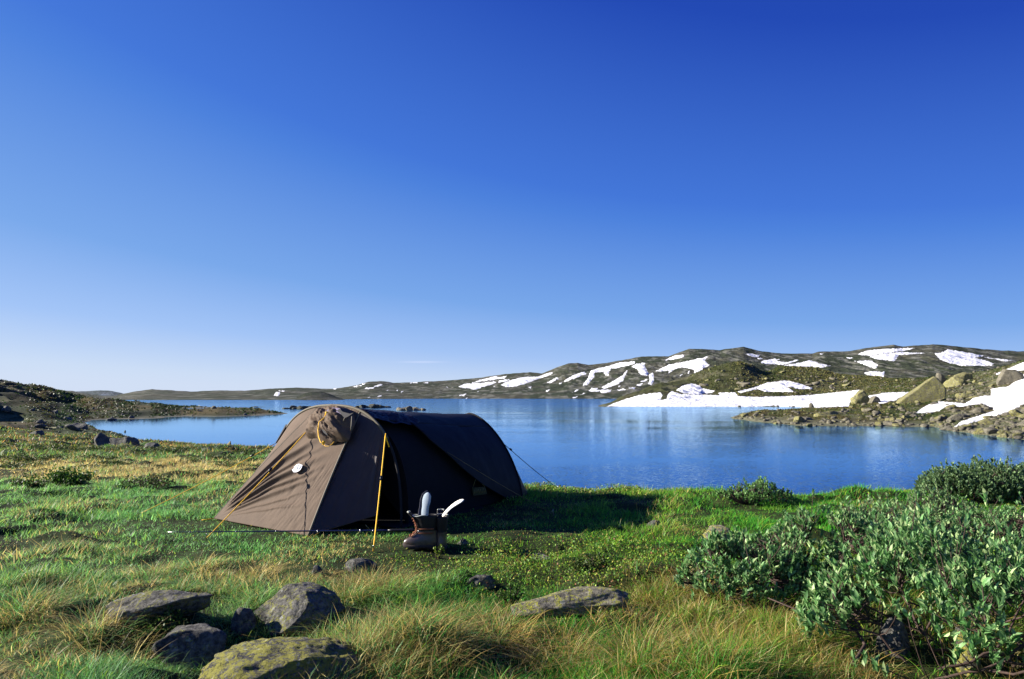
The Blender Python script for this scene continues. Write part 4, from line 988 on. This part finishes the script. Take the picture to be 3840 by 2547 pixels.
def boot(loc, rz, label):
    r = empty('hiking_boot', loc, label, 'boot', 'pair of boots airing beside the tent', rz)
    # sole with a heel step
    V, F = loft([section(0, -.150, .118, .046), section(.012, -.158, .124, .050), section(.026, -.160, .126, .052), section(.032, -.155, .122, .050)], True, True)
    V[:, 2] += np.where((V[:, 0] > -.02) & (V[:, 0] < .045) & (V[:, 2] < .01), .011, 0)
    V[:, 2] += .012*sm(.10, .16, -V[:, 0])
    mk('sole', V, F, M_sole, r, world=False)
    prof = [(.026, -.152, .118, .047), (.045, -.155, .121, .0495), (.062, -.150, .119, .049), (.076, -.136, .117, .047), (.088, -.112, .115, .045), (.100, -.088, .113, .043), (.113, -.068, .112, .042), (.128, -.052, .112, .042), (.142, -.046, .113, .043)]
    V, F = loft([section(*p) for p in prof])
    V += .0022*fbm(V[:, 0]*30, V[:, 1]*30, V[:, 2]*45, seed=61, oct=3)[:, None]
    mk('foot', V, F, M_leather, r, world=False)
    prof = [(.128, -.044, .104, .040), (.15, -.040, .100, .041), (.175, -.046, .103, .046), (.20, -.056, .107, .050), (.225, -.068, .111, .053), (.25, -.082, .114, .056), (.262, -.084, .113, .055), (.255, -.076, .106, .048), (.22, -.055, .100, .044), (.19, -.04, .095, .04), (.17, -.03, .085, .03)]
    V, F = loft([section(*p) for p in prof], False, True)
    V[:, 2] += -.010*sm(0, .05, -V[:, 0])*sm(.2, .25, V[:, 2])
    V += .003*fbm(V[:, 0]*22, V[:, 1]*22, V[:, 2]*26, seed=63, oct=3)[:, None]
    mk('shaft', V, F, M_bootblk, r, world=False)
    # collar rim, straps and laces
    s = section(.263, -.084, .113, .0555); s[:, 2] -= .010*sm(0, .05, -s[:, 0]); idx = np.where(s[:, 0] < .03)[0]
    o_ = np.roll(np.arange(40), 0); ring = s[[i % 40 for i in range(-11, 12)]]
    mk('collar', *tube(ring, .0045, 6), M_felt, r, world=False)
    for z0, z1, xe in ((.116, .127, .06), (.148, .158, .02)):
        rows = []
        for z, off in ((z0, .002), ((z0+z1)/2, .005), (z1, .002)):
            f0 = -.060 if z0 < .14 else -.050
            s = section(z, f0-off, .113+off, .0445+off+(.003 if z0 > .14 else 0)); rows.append(s[[i % 40 for i in range(-14, 15)]])
        V = np.concatenate(rows); V[:, 2] += .10*(V[:, 0]+.05)*.35
        mk('strap', V, gridfaces(3, 29), M_orange, r, world=False)
    mb = MB()
    zs = np.linspace(.098, .25, 9)
    fx = lambda z: np.interp(z, [.09, .1, .113, .128, .142, .19, .25], [-.112, -.094, -.075, -.058, -.048, -.058, -.086])
    for i, z in enumerate(zs[:-1]):
        sgn = 1 if i % 2 else -1
        mb.tube([(fx(z)+.004, sgn*.022, z), (fx(z)-.009, 0, z+.007), (fx(zs[i+1])+.004, -sgn*.022, zs[i+1])], .0034, 5)
        for q in (-1, 1): mb.tube([(fx(z)-.001, q*.022, z), (fx(z)-.008, q*.025, z+.004)], .005, 5)
    for q in (-1, 1): mb.tube([(fx(z)+.006, q*.027, z) for z in zs], .0055, 6)
    mb.build('laces', M_lace, r, world=False)
    # tongue sticking out at the top
    T_, Q_ = np.meshgrid(np.linspace(0, 1, 12), np.linspace(-1, 1, 11), indexing='ij')
    V = np.stack([-.074-.050*T_**1.2+.016*np.abs(Q_)**2, .030*Q_*(1-.1*T_), .225+.058*T_], -1)
    to = mk('tongue', V, gridfaces(12, 11), M_bootblk, r, world=False); so = to.modifiers.new('t', 'SOLIDIFY'); so.thickness = .008
    rim = V[-1]; mk('tongue_rim', *tube(rim, .005, 6), M_felt, r, world=False)
    return r
bx, by = -.697, 5.47
boot((bx, by, gz(bx, by)+.012), .05, 'brown leather boot with black shaft and orange straps, nearer one with toe to the left')
bx2, by2 = -.565, 5.55
boot((bx2, by2, gz(bx2, by2)+.012), -1.45, 'shaded dark boot, farther right one of the pair')
def insole(base, axis, nrm, L, w, curl, label, mat, mat2):
    t = np.linspace(0, 1, 26); hw = w/2*np.interp(t, [0, .06, .25, .45, .7, .88, .96, 1], [.35, .72, .86, .80, .98, .86, .5, .06])
    axis = np.array(axis, float); axis /= np.linalg.norm(axis); nrm = np.array(nrm, float); nrm -= axis*(nrm@axis); nrm /= np.linalg.norm(nrm)
    sd = np.cross(axis, nrm)
    rows = []
    for i, tt in enumerate(t):
        c = axis*L*tt+nrm*curl*math.sin(tt*PI*.9)
        rows.append([c+sd*hw[i]*s_+nrm*e*.003 for s_, e in ((-1, 0), (-.9, 1), (0, 1.2), (.9, 1), (1, 0), (.9, -1), (0, -1), (-.9, -1))])
    V = np.array(rows).reshape(-1, 3); F = gridfaces(26, 8, wrap=True)
    r = mk('insole', V, F, mat, world=False); r.location = base; tag(r, label, 'insole', 'insoles airing in the boots')
    r.data.materials.append(mat2)
    for p in r.data.polygons:
        if (p.index % 8) in (4, 5, 6): p.material_index = 1
    return r
M_ins1 = simple('insole_grey', (.30, .36, .42), .8, .1, 90); M_ins2 = simple('insole_dark', (.05, .05, .075), .8, .1, 90); M_ins3 = simple('insole_white', (.85, .82, .74), .8, .05, 90)
zb = gz(bx, by)
insole((-.715, 5.47, zb+.215), (.20, .02, 1), (.55, -.8, 0), .245, .080, -.02, 'dark-faced insole with a pale edge standing in the nearer boot', M_ins2, M_ins3)
insole((-.686, 5.452, zb+.235), (.14, 0, 1), (-.35, -.93, .05), .215, .075, .015, 'grey insole standing upright in the nearer boot', M_ins1, M_ins3)
insole((-.555, 5.55, zb+.245), (.85, 0, .62), (-.55, -.30, .78), .215, .070, .02, 'bright white insole sticking out to the right of the farther boot', M_ins3, M_ins3)
insole((-.70, 5.62, zb+.24), (-.35, 0, .94), (-.6, -.8, 0), .07, .030, .0, 'small pale tab of a liner poking out behind the boots', M_ins3, M_ins3)

# ------------------------------------------------------------------ grass and low plants
FP = np.array([HL[:2], N1[:2], N2[:2], Ca+R2*.97, Cb+R2*.8, Cb+A2*.42+R2*.62, Cb+A2*.42-R2*.62, Cb-R2*.8])
def in_tent(x, y): return sdist(x, y, FP) > .02
def keep(x, y):
    k = ~in_tent(x, y)
    for rx, ry, a, b in ROCKS:
        if ry < 12: k &= ((x-rx)/(a*.80))**2+((y-ry)/(b*.72))**2 > 1
    wx_, wy_ = (975-512)/FOC*3.3/1.02, 3.3
    k &= (((x-wx_-.1)/.72)**2+((y-wy_-.05)/.55)**2 > 1) | (rng.random(len(x)) < .22)
    for qx, qy in ((bx, by), (bx2, by2)): k &= ~((np.abs(x-qx+.015) < .15) & (np.abs(y-qy) < .06))
    return k
def scat(n, d0, d1, p0, p1, pw):
    """random points, density ~ d^(-pw) per area, over a fan of directions"""
    q = rng.random(n); e = 2-pw
    d = (d0**e+(d1**e-d0**e)*q)**(1/e) if abs(e) > 1e-6 else d0*(d1/d0)**q
    a = (rng.uniform(p0, p1, n)-512)/(FOC*1.01)
    return a*d, d
def straw_w(x, y):
    px = 512+FOC*1.01*x/y
    w = .05+0*x
    w = w+.34*sm(4.35, 3.75, y)*sm(300, 380, px)
    w = w+.22*sm(4.5, 4.0, y)*(1-sm(300, 380, px))
    w = w+.30*np.exp(-((y-4.55)/.38)**2)*(1-sm(330, 400, px))*sm(40, 130, px)
    w = w+.60*np.exp(-((px-372)/38)**2-((y-4.6)/.4)**2)+.45*np.exp(-((px-665)/45)**2-((y-4.2)/.4)**2)
    w = w+.85*sm(9.6, 11.5, y)*(1-sm(15.5, 19, y))*(1-sm(330, 360, px))
    w = w+.25*sm(17, 30, y)
    return np.clip(w+.6*fbm(x*1.3, y*1.3, seed=201, oct=3), 0, 1)
def cover_w(x, y):
    px = 512+FOC*1.01*x/y
    w = sm(340, 390, px)*(1-sm(650, 720, px))*sm(4.15, 4.5, y)*(1-sm(5.4, 6.0, y))
    w2 = .55*sm(500, 540, px)*sm(8.0, 8.9, y)*(1-sm(640, 760, px))
    return np.clip(w*(.5+1.5*fbm(x*1.6, y*1.6, seed=211, oct=4))+w2, 0, 1)
def blades(x, y, L, wd, ex, col, nseg, lean, droop, az=None, z=None):
    n = len(x)
    if z is None: z = ground_z(x, y)-.01
    az = rng.uniform(0, 2*PI, n) if az is None else az
    dx, dy = np.cos(az), np.sin(az)
    face = az+PI/2+rng.normal(0, .6, n); fx, fy = np.cos(face), np.sin(face)
    V = np.zeros((n, 2*nseg+1, 3), np.float32)
    for k in range(nseg+1):
        t = k/nseg
        out = L*(lean*t+droop*t*t*.7); up = L*np.sqrt(np.clip(1-(lean*.8)**2, .05, 1))*(t-.35*droop*t*t)
        cx_, cy_, cz2 = x+dx*out, y+dy*out, z+up
        if k == nseg: V[:, 2*k] = np.stack([cx_, cy_, cz2], -1)
        else:
            w = wd*(1-.55*t)*.5
            V[:, 2*k] = np.stack([cx_-fx*w, cy_-fy*w, cz2], -1); V[:, 2*k+1] = np.stack([cx_+fx*w, cy_+fy*w, cz2], -1)
    m = 2*nseg+1; b = np.arange(n)[:, None]*m
    quads = np.concatenate([b+np.array([[2*k, 2*k+1, 2*k+3, 2*k+2]]) for k in range(nseg-1)]) if nseg > 1 else np.zeros((0, 4), int)
    tris = b+np.array([[2*nseg-2, 2*nseg-1, 2*nseg]])
    C = np.repeat(col[:, None, :], m, 1)
    return V.reshape(-1, 3), quads, tris, C.reshape(-1, 3)
def bladeobj(name, parts, label, cat):
    V = []; Q = []; T = []; C = []; c = 0
    for v, q, t, cc in parts:
        V.append(v); Q.append(q+c); T.append(t+c); C.append(cc); c += len(v)
    me = bpy.data.meshes.new(name); build(me, np.concatenate(V), [np.concatenate(Q), np.concatenate(T)])
    me.materials.append(M_grass); o = bpy.data.objects.new(name, me); COL.objects.link(o)
    vcol(o, np.concatenate(C)); tag(o, label, cat, kind='stuff'); return o
def gcol(n, x, y, straw):
    """blade colour: fresh green, grey-green or straw"""
    px = 512+FOC*1.01*x/y
    fresh = np.array([.055, .290, .022]); olive = np.array([.155, .33, .026]); grey = np.array([.19, .37, .14]); yel = np.array([.34, .46, .04])
    g_ = sm(-.3, .4, fbm(x*.8, y*.8, seed=221, oct=2)+rng.normal(0, .25, n))
    c = lerp3(fresh, olive, g_)
    leftness = (1-sm(330, 520, px))*.75
    c = lerp3(c, grey, np.clip(leftness*rng.uniform(.3, 1.2, n), 0, 1))
    c = lerp3(c, yel, (rng.random(n) < .10)*.8)
    s1 = np.array([.52, .385, .10]); s2 = np.array([.30, .19, .05]); s3 = np.array([.60, .52, .22])
    st = lerp3(s1, s2, rng.random(n)); st = lerp3(st, s3, (rng.random(n) < .3)*.9)
    st = lerp3(st, np.array([.55, .45, .17]), leftness*.6)
    c = np.where(straw[:, None], st, c)
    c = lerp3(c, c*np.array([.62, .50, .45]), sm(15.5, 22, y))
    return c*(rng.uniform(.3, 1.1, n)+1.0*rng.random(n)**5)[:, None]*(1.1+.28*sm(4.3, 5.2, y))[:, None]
def lengthfield(x, y):
    px = 512+FOC*1.01*x/y
    f = .062+.095*fbm(x*2.3, y*2.3, seed=231, oct=3)
    f = f*(1+.35*sm(4.6, 3.4, y))
    # short turf round the tent, boots and rod
    f = f*(1-.45*sm(1.6, .9, np.hypot((x+1.2)/1.7, (y-6.6)/1.6)))
    f = f*(1-.55*np.exp(-((x+.75)/.5)**2-((y-5.3)/.35)**2))
    for rx, ry, a, b in ROCKS:
        if ry < 6: f = f*(1-.3*np.exp(-((x-rx)/(a*1.35))**4-((y-ry+.12*b)/(b*1.7))**4))
    return np.clip(f, .022, .3)
greens = []; straws = []
for (n, d0, d1, p0, p1, nseg) in ((175000, 2.1, 4.2, -110, 1330, 3), (280000, 4.2, 9.9, -90, 1330, 2), (95000, 9.6, 19, -60, 340, 2), (70000, 18, 58, -60, 300, 2)):
    x, y = scat(n, d0, d1, p0, p1, 1.1 if d1 < 10 else 1.3)
    k = keep(x, y) & (ground_z(x, y) > .25)
    k &= ~((cover_w(x, y) > .45) & (rng.random(n) < .5))
    # thin, patchy density
    k &= rng.random(n) < .42+.58*sm(-.3, .2, fbm(x*1.7, y*1.7, seed=241, oct=2))
    x, y = x[k], y[k]; m = len(x)
    st = rng.random(m) < straw_w(x, y)*(.75 if d1 < 5 else .9)
    L = lengthfield(x, y)*rng.uniform(.55, 1.35, m)*np.where(st, 1.15, 1)
    if d0 > 9: L = L*1.15
    if d0 > 17: L = L*1.7
    wd = (.0016+.00045*y)*rng.uniform(.6, 1.3, m)*np.where(rng.random(m) < .12, 1.9, 1)
    if d0 > 17: wd = wd*1.8
    lean = rng.uniform(.05, .75, m); droop = rng.uniform(.1, 1.3, m)
    az = 3.4*fbm(x*1.9, y*1.9, seed=251, oct=2)+rng.normal(.2, 1.9, m)
    col = gcol(m, x, y, st)
    for sel, lst in ((~st, greens), (st, straws)):
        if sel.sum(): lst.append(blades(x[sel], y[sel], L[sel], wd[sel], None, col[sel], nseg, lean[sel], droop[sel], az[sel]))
# tussocks of long bent straw and green in the foreground
def tussock(cx, cy, n, L0, spread, straw, lst, w0=.0022):
    a = rng.uniform(0, 2*PI, n); r = spread*np.sqrt(rng.random(n)); x = cx+np.cos(a)*r; y = cy+np.sin(a)*r
    k = keep(x, y); x, y, a = x[k], y[k], a[k]; n = len(x)
    if not n: return
    L = .85*L0*rng.uniform(.35, 1.25, n); lean = rng.uniform(.1, .95, n); droop = rng.uniform(.2, 2.2, n)
    az = a+rng.normal(0, .9, n)
    col = gcol(n, x, y, np.full(n, straw))
    lst.append(blades(x, y, L, w0*rng.uniform(.7, 1.3, n)+.00025*y, None, col, 4, lean, droop, az))
for _ in range(520):
    x, y = scat(1, 2.3, 4.7, -90, 1040, .9); x, y = float(x[0]), float(y[0])
    sw = float(straw_w(np.array([x]), np.array([y]))[0])
    if cover_w(np.array([x]), np.array([y]))[0] > .4: continue
    s_ = rng.random() < sw
    tussock(x, y, int(rng.uniform(50, 110)), rng.uniform(.07, .16)*(1 if y < 4.2 else .65), rng.uniform(.03, .10), s_, straws if s_ else greens)
for px, py, n, L0 in ((372, 585, 420, .20), (350, 600, 350, .20), (395, 592, 300, .18), (20, 625, 300, .2), (90, 640, 300, .2), (120, 655, 260, .2), (690, 590, 350, .17), (660, 600, 300, .18), (720, 600, 300, .2), (360, 640, 300, .22), (300, 640, 220, .16), (780, 640, 400, .22), (430, 660, 500, .22), (560, 650, 500, .22), (640, 665, 500, .24), (720, 665, 500, .24), (500, 640, 380, .2), (260, 575, 260, .13), (200, 572, 260, .13), (150, 575, 260, .13)):
    h = hit(px, py, lambda a, b: TL.base(a, b))
    tussock(h[0], h[1], n, L0, .13, True, straws)
    tussock(h[0]+rng.uniform(-.1, .1), h[1]+rng.uniform(-.1, .1), n//4, L0*1.05, .16, False, greens)
def heath(name, n, d0, d1, p0, p1, fn, zmin, pal, s, label, nearshare=1.2):
    x, y = scat(n, d0, d1, p0, p1, nearshare); z = fn(x, y)
    k = (z > zmin) & (rng.random(n) < sm(-.35, .2, fbm(x/(.03*y), y/(.06*y), seed=261, oct=3))*.9+.1)
    px_, py_ = PX(x, y, z)
    if fn is right_z:
        for p in near_snow: k &= sdist(px_, py_, p) < -.6
    x, y, z = x[k], y[k], z[k]; m = len(x); pal = np.array(pal)
    g_ = np.clip((fbm(x/(.05*y), y/(.1*y), seed=271, oct=3)+.5)*len(pal)+rng.normal(0, .8, m), 0, len(pal)-1).astype(int)
    col = pal[g_]*rng.uniform(.6, 1.4, m)[:, None]
    L = s*y*rng.uniform(.5, 1.4, m); wd = L*rng.uniform(.6, 1.3, m)
    v = blades(x, y, L, wd, None, col, 2, rng.uniform(.1, .7, m), rng.uniform(.3, 1.2, m), rng.uniform(0, 6.28, m), z-.02)
    V, Q, T, C = v; me = bpy.data.meshes.new(name); build(me, V, [Q, T]); me.materials.append(M_cover)
    o = bpy.data.objects.new(name, me); COL.objects.link(o); vcol(o, C); tag(o, label, 'heath', kind='stuff')
heath('heath', 70000, 45, 330, -60, 285, ground_z, .12, [[.03, .065, .015], [.045, .085, .02], [.06, .07, .022], [.065, .05, .022], [.08, .11, .035], [.02, .04, .01]], .0022, 'low heath and moss growing over the left slope and peninsula')
heath('heath', 90000, 60, 640, 690, 1090, right_z, .5, [[.06, .085, .02], [.10, .12, .03], [.14, .12, .04], [.16, .16, .05], [.08, .10, .03]], .0017, 'low heath and moss growing between the boulders of the right shore', 1.3)
bladeobj('grass', greens, 'green and grey-green grass covering the near ground', 'grass')
bladeobj('dry_grass', straws, 'straw-coloured dry grass in tufts over the near ground', 'dry grass')

# leaves: small pointed ovals folded along the midrib
def leaves(c, ax, nr, L, w, col, curve=.15):
    """c base, ax direction, nr normal (all n,3)"""
    n = len(c); ax = ax/np.linalg.norm(ax, axis=1)[:, None]
    sd = np.cross(ax, nr); sd /= np.linalg.norm(sd, axis=1)[:, None]+1e-9; up = np.cross(sd, ax)
    L = L[:, None]; w = w[:, None]
    mid1 = c+ax*L*.38+up*L*curve*.5; mid2 = c+ax*L*.72+up*L*curve*.35; tip = c+ax*L-up*L*curve*.2
    V = np.stack([c, mid1-sd*w*.5+up*w*.14, mid1, mid1+sd*w*.5+up*w*.14, mid2-sd*w*.38+up*w*.1, mid2, mid2+sd*w*.38+up*w*.1, tip], 1)
    b = np.arange(n)[:, None]*8
    q = np.concatenate([b+np.array([[1, 2, 5, 4]]), b+np.array([[2, 3, 6, 5]])])
    t = np.concatenate([b+np.array([[0, 2, 1]]), b+np.array([[0, 3, 2]]), b+np.array([[4, 5, 7]]), b+np.array([[5, 6, 7]])])
    return V.reshape(-1, 3), q, t, np.repeat(col[:, None], 8, 1).reshape(-1, 3)
def leafobj(name, data, mat, parent=None):
    V, q, t, C = data; me = bpy.data.meshes.new(name)
    if parent is not None: V = V-np.array(parent.location)
    build(me, V, [q, t]); me.polygons.foreach_set('use_smooth', np.ones(len(me.polygons), bool))
    me.materials.append(mat); o = bpy.data.objects.new(name, me); COL.objects.link(o)
    if parent is not None: o.parent = parent
    vcol(o, C); return o
def rdir(n, upb=.5, spread=1.):
    v = rng.normal(size=(n, 3))*spread; v[:, 2] = np.abs(v[:, 2])+upb; return v/np.linalg.norm(v, axis=1)[:, None]
# leafy low cover between the stones
x, y = scat(150000, 3.0, 10, 120, 1050, 1.0)
k = (rng.random(len(x)) < cover_w(x, y)*1.1+.035) & keep(x, y); x, y = x[k], y[k]; n = len(x)
z = ground_z(x, y)+rng.random(n)**.8*(.025+.055*cover_w(x, y))
pal = np.array([[.13, .25, .025], [.24, .36, .035], [.07, .16, .02], [.30, .27, .05], [.20, .09, .035], [.08, .19, .03]])
col = pal[rng.choice(6, n, p=[.28, .2, .2, .12, .08, .12])]*rng.uniform(.7, 1.4, n)[:, None]
o = leafobj('ground_cover', leaves(np.stack([x, y, z], -1), rdir(n, .3), rng.normal(size=(n, 3))+np.array([0, 0, 1.]), (.008+.0012*y)*rng.uniform(.7, 1.5, n), (.006+.0008*y)*rng.uniform(.7, 1.3, n), col), M_cover)
tag(o, 'low glossy-leaved creeping plants between grass and stones', 'ground cover', kind='stuff')

# small leafy shrubs as single plants
def shrub(px, py, w, h, n, label, pal, leaf=(.014, .010), mat=M_cover, name='shrub', base=None, stems=14, dep=.6, group=None):
    hp_ = hit(px, py, lambda a, b: TL.base(a, b)) if base is None else base
    r = empty(name, (hp_[0], hp_[1], hp_[2]), label, 'shrub', group)
    pts = []; mb = MB()
    for _ in range(stems):
        a = rng.uniform(0, 2*PI); rr = math.sqrt(rng.random())
        e = np.array([hp_[0]+math.cos(a)*rr*w/2, hp_[1]+math.sin(a)*rr*w/2*dep, hp_[2]+h*rng.uniform(.5, 1)*(1-.45*rr*rr)])
        s0 = np.array([hp_[0]+math.cos(a)*rr*w*.2, hp_[1]+math.sin(a)*rr*w*.12, hp_[2]-.03])
        c = [s0*(1-t)+e*t+np.array([0, 0, .1*h*math.sin(PI*t)])+rng.normal(0, .02*h, 3) for t in np.linspace(0, 1, 6)]
        mb.tube(c, np.linspace(.006, .002, 6)*max(1, h/.3), 5); pts.append(c)
    mb.build('stems', M_bark, r)
    P_ = np.array([c[k] for c in pts for k in (2, 3, 4, 5)])
    i = rng.integers(0, len(P_), n); c = P_[i]+rng.normal(0, 1, (n, 3))*np.array([w*.07, w*.06, h*.12])
    c[:, 2] = np.maximum(c[:, 2], hp_[2]-.01)
    pal = np.array(pal); col = pal[rng.integers(0, len(pal), n)]*rng.uniform(.7, 1.3, n)[:, None]
    leafobj('leaves', leaves(c, rdir(n, .2), rng.normal(size=(n, 3))+np.array([0, 0, .8]), leaf[0]*rng.uniform(.7, 1.4, n), leaf[1]*rng.uniform(.7, 1.3, n), col), mat, r)
    return r
GP = [[.05, .12, .015], [.08, .16, .02], [.035, .08, .015]]; WP = [[.12, .18, .10], [.16, .22, .13], [.07, .12, .06]]; BP = [[.05, .07, .02], [.10, .08, .03], [.04, .05, .02]]
shrub(168, 636, .24, .13, 900, 'small glossy dark-leaved plant under the overhang of the flat-topped boulder', [[.04, .09, .015], [.07, .13, .02], [.03, .06, .015]], (.014, .010), stems=20)
shrub(560, 588-40, .1, .05, 60, 'tiny sprig in the hollow right of the boots', GP)
shrub(437, 556, .13, .085, 60, 'small yellow-green sprig right in front of the boots', [[.16, .22, .02], [.12, .20, .02]], (.022, .013), stems=5)
shrub(512, 602, .16, .10, 380, 'little bright green plant at the left end of the long slab', GP)
shrub(600, 576, .34, .15, 900, 'dark leafy low shrub in the grass behind the long slab', [[.05, .09, .015], [.09, .12, .02], [.03, .06, .012]], (.018, .012))
shrub(60, 487, .9, .26, 1400, 'green leafy shrub in straw grass at the left edge', GP, (.034, .024))
shrub(28, 490, .5, .16, 600, 'low leafy shrub left of the green one at the left edge', BP+GP, (.034, .024))
shrub(146, 489, .75, .22, 420, 'sparse twiggy shrub in straw grass left of the tent guy line', BP+[[.08, .12, .03]], (.034, .02))
for px, py, w, h in ((20, 470, 1.2, .3), (88, 462, 1.6, .35), (110, 466, .9, .2), (10, 452, 2.6, .55), (60, 452, 3, .5), (160, 456, 2.4, .35), (215, 461, 1.6, .3), (240, 456, 2.2, .3), (130, 452, 3, .4), (185, 452, 2.6, .4), (95, 471, .9, .25), (222, 468, 1.0, .22), (40, 462, 1.4, .3), (180, 465, 1.2, .25), (250, 463, 1.2, .25), (3, 463, 1.6, .5)):
    shrub(px, py, w, h*.55, 1100, 'dark green low shrub in the heath between the tent and the bay', [[.05, .085, .02], [.085, .12, .025], [.04, .065, .02], [.12, .13, .04]], (.035, .024) if py > 458 else (.06, .045), stems=10, group='low shrubs in the heath left of the tent')

# ------------------------------------------------------------------ willows
def willow(name, label, cx, cy, w, dep, h, nros, leafL, leafW, topfn=None, pal=None, stems=9, holes=.2, nl=(6, 10), hmin=.35, group='grey-leaved willow bushes'):
    zb = gz(cx, cy)
    r = empty(name, (cx, cy, zb), label, 'willow bush', group)
    mains = []; mb = MB()
    for i in range(stems):
        a = rng.uniform(0, 2*PI); rr = rng.uniform(.25, 1)
        e = np.array([cx+math.cos(a)*rr*w*.48, cy+math.sin(a)*rr*dep*.48, 0])
        s0 = np.array([cx+rng.normal(0, w*.16), cy+rng.normal(0, dep*.12), 0])
        s0[2] = gz(s0[0], s0[1])-.04; e[2] = gz(e[0], e[1])+h*(.55+.3*(1-rr))
        side = rng.normal(0, .08*w, 3); side[2] = abs(side[2])*.2
        c = np.array([s0*(1-t)+e*t+side*math.sin(PI*t)+np.array([0, 0, -.16*h*math.sin(PI*t)])+rng.normal(0, .012, 3) for t in np.linspace(0, 1, 12)])
        mb.tube(c, np.linspace(.0085, .0035, 12)*max(.7, h/.5), 6); mains.append(c)
    MP = np.concatenate([c[3:] for c in mains])
    # rosette positions on and under the crown surface
    n = nros*3; a = rng.uniform(0, 2*PI, n); rr = np.sqrt(rng.random(n)); x = cx+np.cos(a)*rr*w/2; y = cy+np.sin(a)*rr*dep/2
    env = (1-rr**2.4)**.5
    lump = 1+.28*fbm(x*3.2, y*3.2, seed=int(cx*100) % 97+300, oct=3)
    top = h*(.35+.65*env)*lump*(.95+.32*rng.random(n)**4)
    if topfn is not None: top = top*topfn(x, y)
    q = rng.random(n)**.55
    z = top*(hmin+(1-hmin)*q)
    kk = noise(x*6, y*6, z*6, seed=333) > (-1+2*holes)*.6
    idx = np.where(kk)[0][:nros]; x, y, z = x[idx], y[idx], z[idx]+ground_z(x[idx], y[idx]); n = len(x)
    c = np.stack([x, y, z], -1)
    # twigs to the nearest branch
    LV = []
    step = max(1, n//420)
    for i in range(0, n, step):
        d2 = ((MP-c[i])**2*np.array([1, 1, .6])).sum(1)+np.where(MP[:, 2] > c[i][2], .2, 0); j = int(np.argmin(d2)); p = MP[j]
        m_ = (p+c[i])/2+np.array([0, 0, -.12*np.linalg.norm(p-c[i])])+rng.normal(0, .01, 3)
        mb.tube([p, p*.4+m_*.6, m_*.4+c[i]*.6, c[i]], [.003, .0026, .002, .0016], 4)
    if hmin == .36:
        pts_ = [wp(px_, py_, dd_) for px_, py_, dd_ in ((768, 598, 3.6), (800, 611, 3.5), (824, 621, 3.42), (846, 624, 3.36), (857, 632, 3.3), (865, 645, 3.2), (859, 655, 3.12), (852, 664, 3.08))]
        mb.tube(pts_, [.003, .004, .005, .006, .007, .008, .008, .009], 7)
    mb.build('branches', M_bark, r)
    nlv = rng.integers(nl[0], nl[1], n); I = np.repeat(np.arange(n), nlv); m = len(I)
    outw = np.stack([(x-cx)/w, (y-cy)/dep, np.full(n, 1.15)], -1)
    axr = outw+rng.normal(0, .28, (n, 3)); axr /= np.linalg.norm(axr, axis=1)[:, None]
    ax = axr[I]
    rd = rng.normal(size=(m, 3)); rd -= ax*(rd*ax).sum(1)[:, None]; rd /= np.linalg.norm(rd, axis=1)[:, None]
    sp_ = rng.uniform(.15, .85, m)[:, None]
    la = ax+rd*sp_; base = c[I]-ax*(rng.random(m)*leafL*.9)[:, None]
    nrm = ax*1.0-rd*.3+rng.normal(0, .3, (m, 3))
    L = leafL*rng.uniform(.6, 1.2, m); Wd = leafW*rng.uniform(.75, 1.25, m)
    pal_ = np.array(pal if pal is not None else [[.16, .31, .16], [.22, .38, .21], [.10, .22, .10], [.42, .53, .34], [.06, .16, .06]])
    col = pal_[rng.integers(0, len(pal_), m)]*rng.uniform(.55, 1.3, m)[:, None]*np.array([1.0, 1.06, .70])
    leafobj('leaves', leaves(base, la, nrm, L, Wd, col, .2), M_leaf, r)
    return r
def at(px, d): return (px-512)/FOC*d/1.02
willow('willow_bush', 'large grey-green willow bush filling the bottom right corner', at(975, 3.3), 3.3, 1.65, 1.25, .48, 1500, .050, .0150, stems=24, holes=.30, hmin=.36,
       topfn=lambda x, y: .72+.45*sm(at(800, 3.3), at(930, 3.3), x))
willow('willow_bush', 'outermost willow branches left of the large corner bush, with bare stems below', at(745, 4.05), 4.05, .80, .55, .33, 480, .043, .0135, stems=12, holes=.32, hmin=.55)
willow('willow_bush', 'tall-topped willow between the left branches and the pale bush behind', at(812, 4.25), 4.25, .85, .7, .43, 560, .043, .0135, stems=12, holes=.3, hmin=.45)
willow('willow_bush', 'willow in the middle of the right thicket, behind the corner bush', at(905, 4.5), 4.55, 1.1, .8, .38, 640, .042, .013, stems=10, holes=.28)
willow('willow_bush', 'pale silvery willow at the back of the right thicket', at(905, 6.2), 6.2, 1.35, .8, .27, 620, .034, .012, stems=8, holes=.25, pal=[[.22, .34, .20], [.32, .42, .27], [.15, .27, .14]])
willow('willow_bush', 'willow at the right edge in front of the dark round one', at(1010, 5.3), 5.3, 1.3, .9, .33, 620, .034, .012, stems=8, holes=.25)
willow('willow_bush', 'dense round dark willow bush on the bank against the water, right edge', at(1000, 8.1), 8.1, 1.85, .95, .37, 3000, .040, .016, stems=12, holes=.12, hmin=.12, nl=(7, 11), pal=[[.14, .22, .14], [.20, .29, .18], [.09, .16, .09]])
willow('willow_bush', 'small lone willow on the bank against the water, right of the tent shadow', at(757, 8.0), 8.0, .92, .55, .27, 460, .034, .013, stems=9, holes=.3, hmin=.2, pal=[[.18, .34, .14], [.26, .42, .20], [.12, .24, .10]],
       topfn=lambda x, y: .62+.5*np.exp(-((x-at(760, 8))/.22)**2))
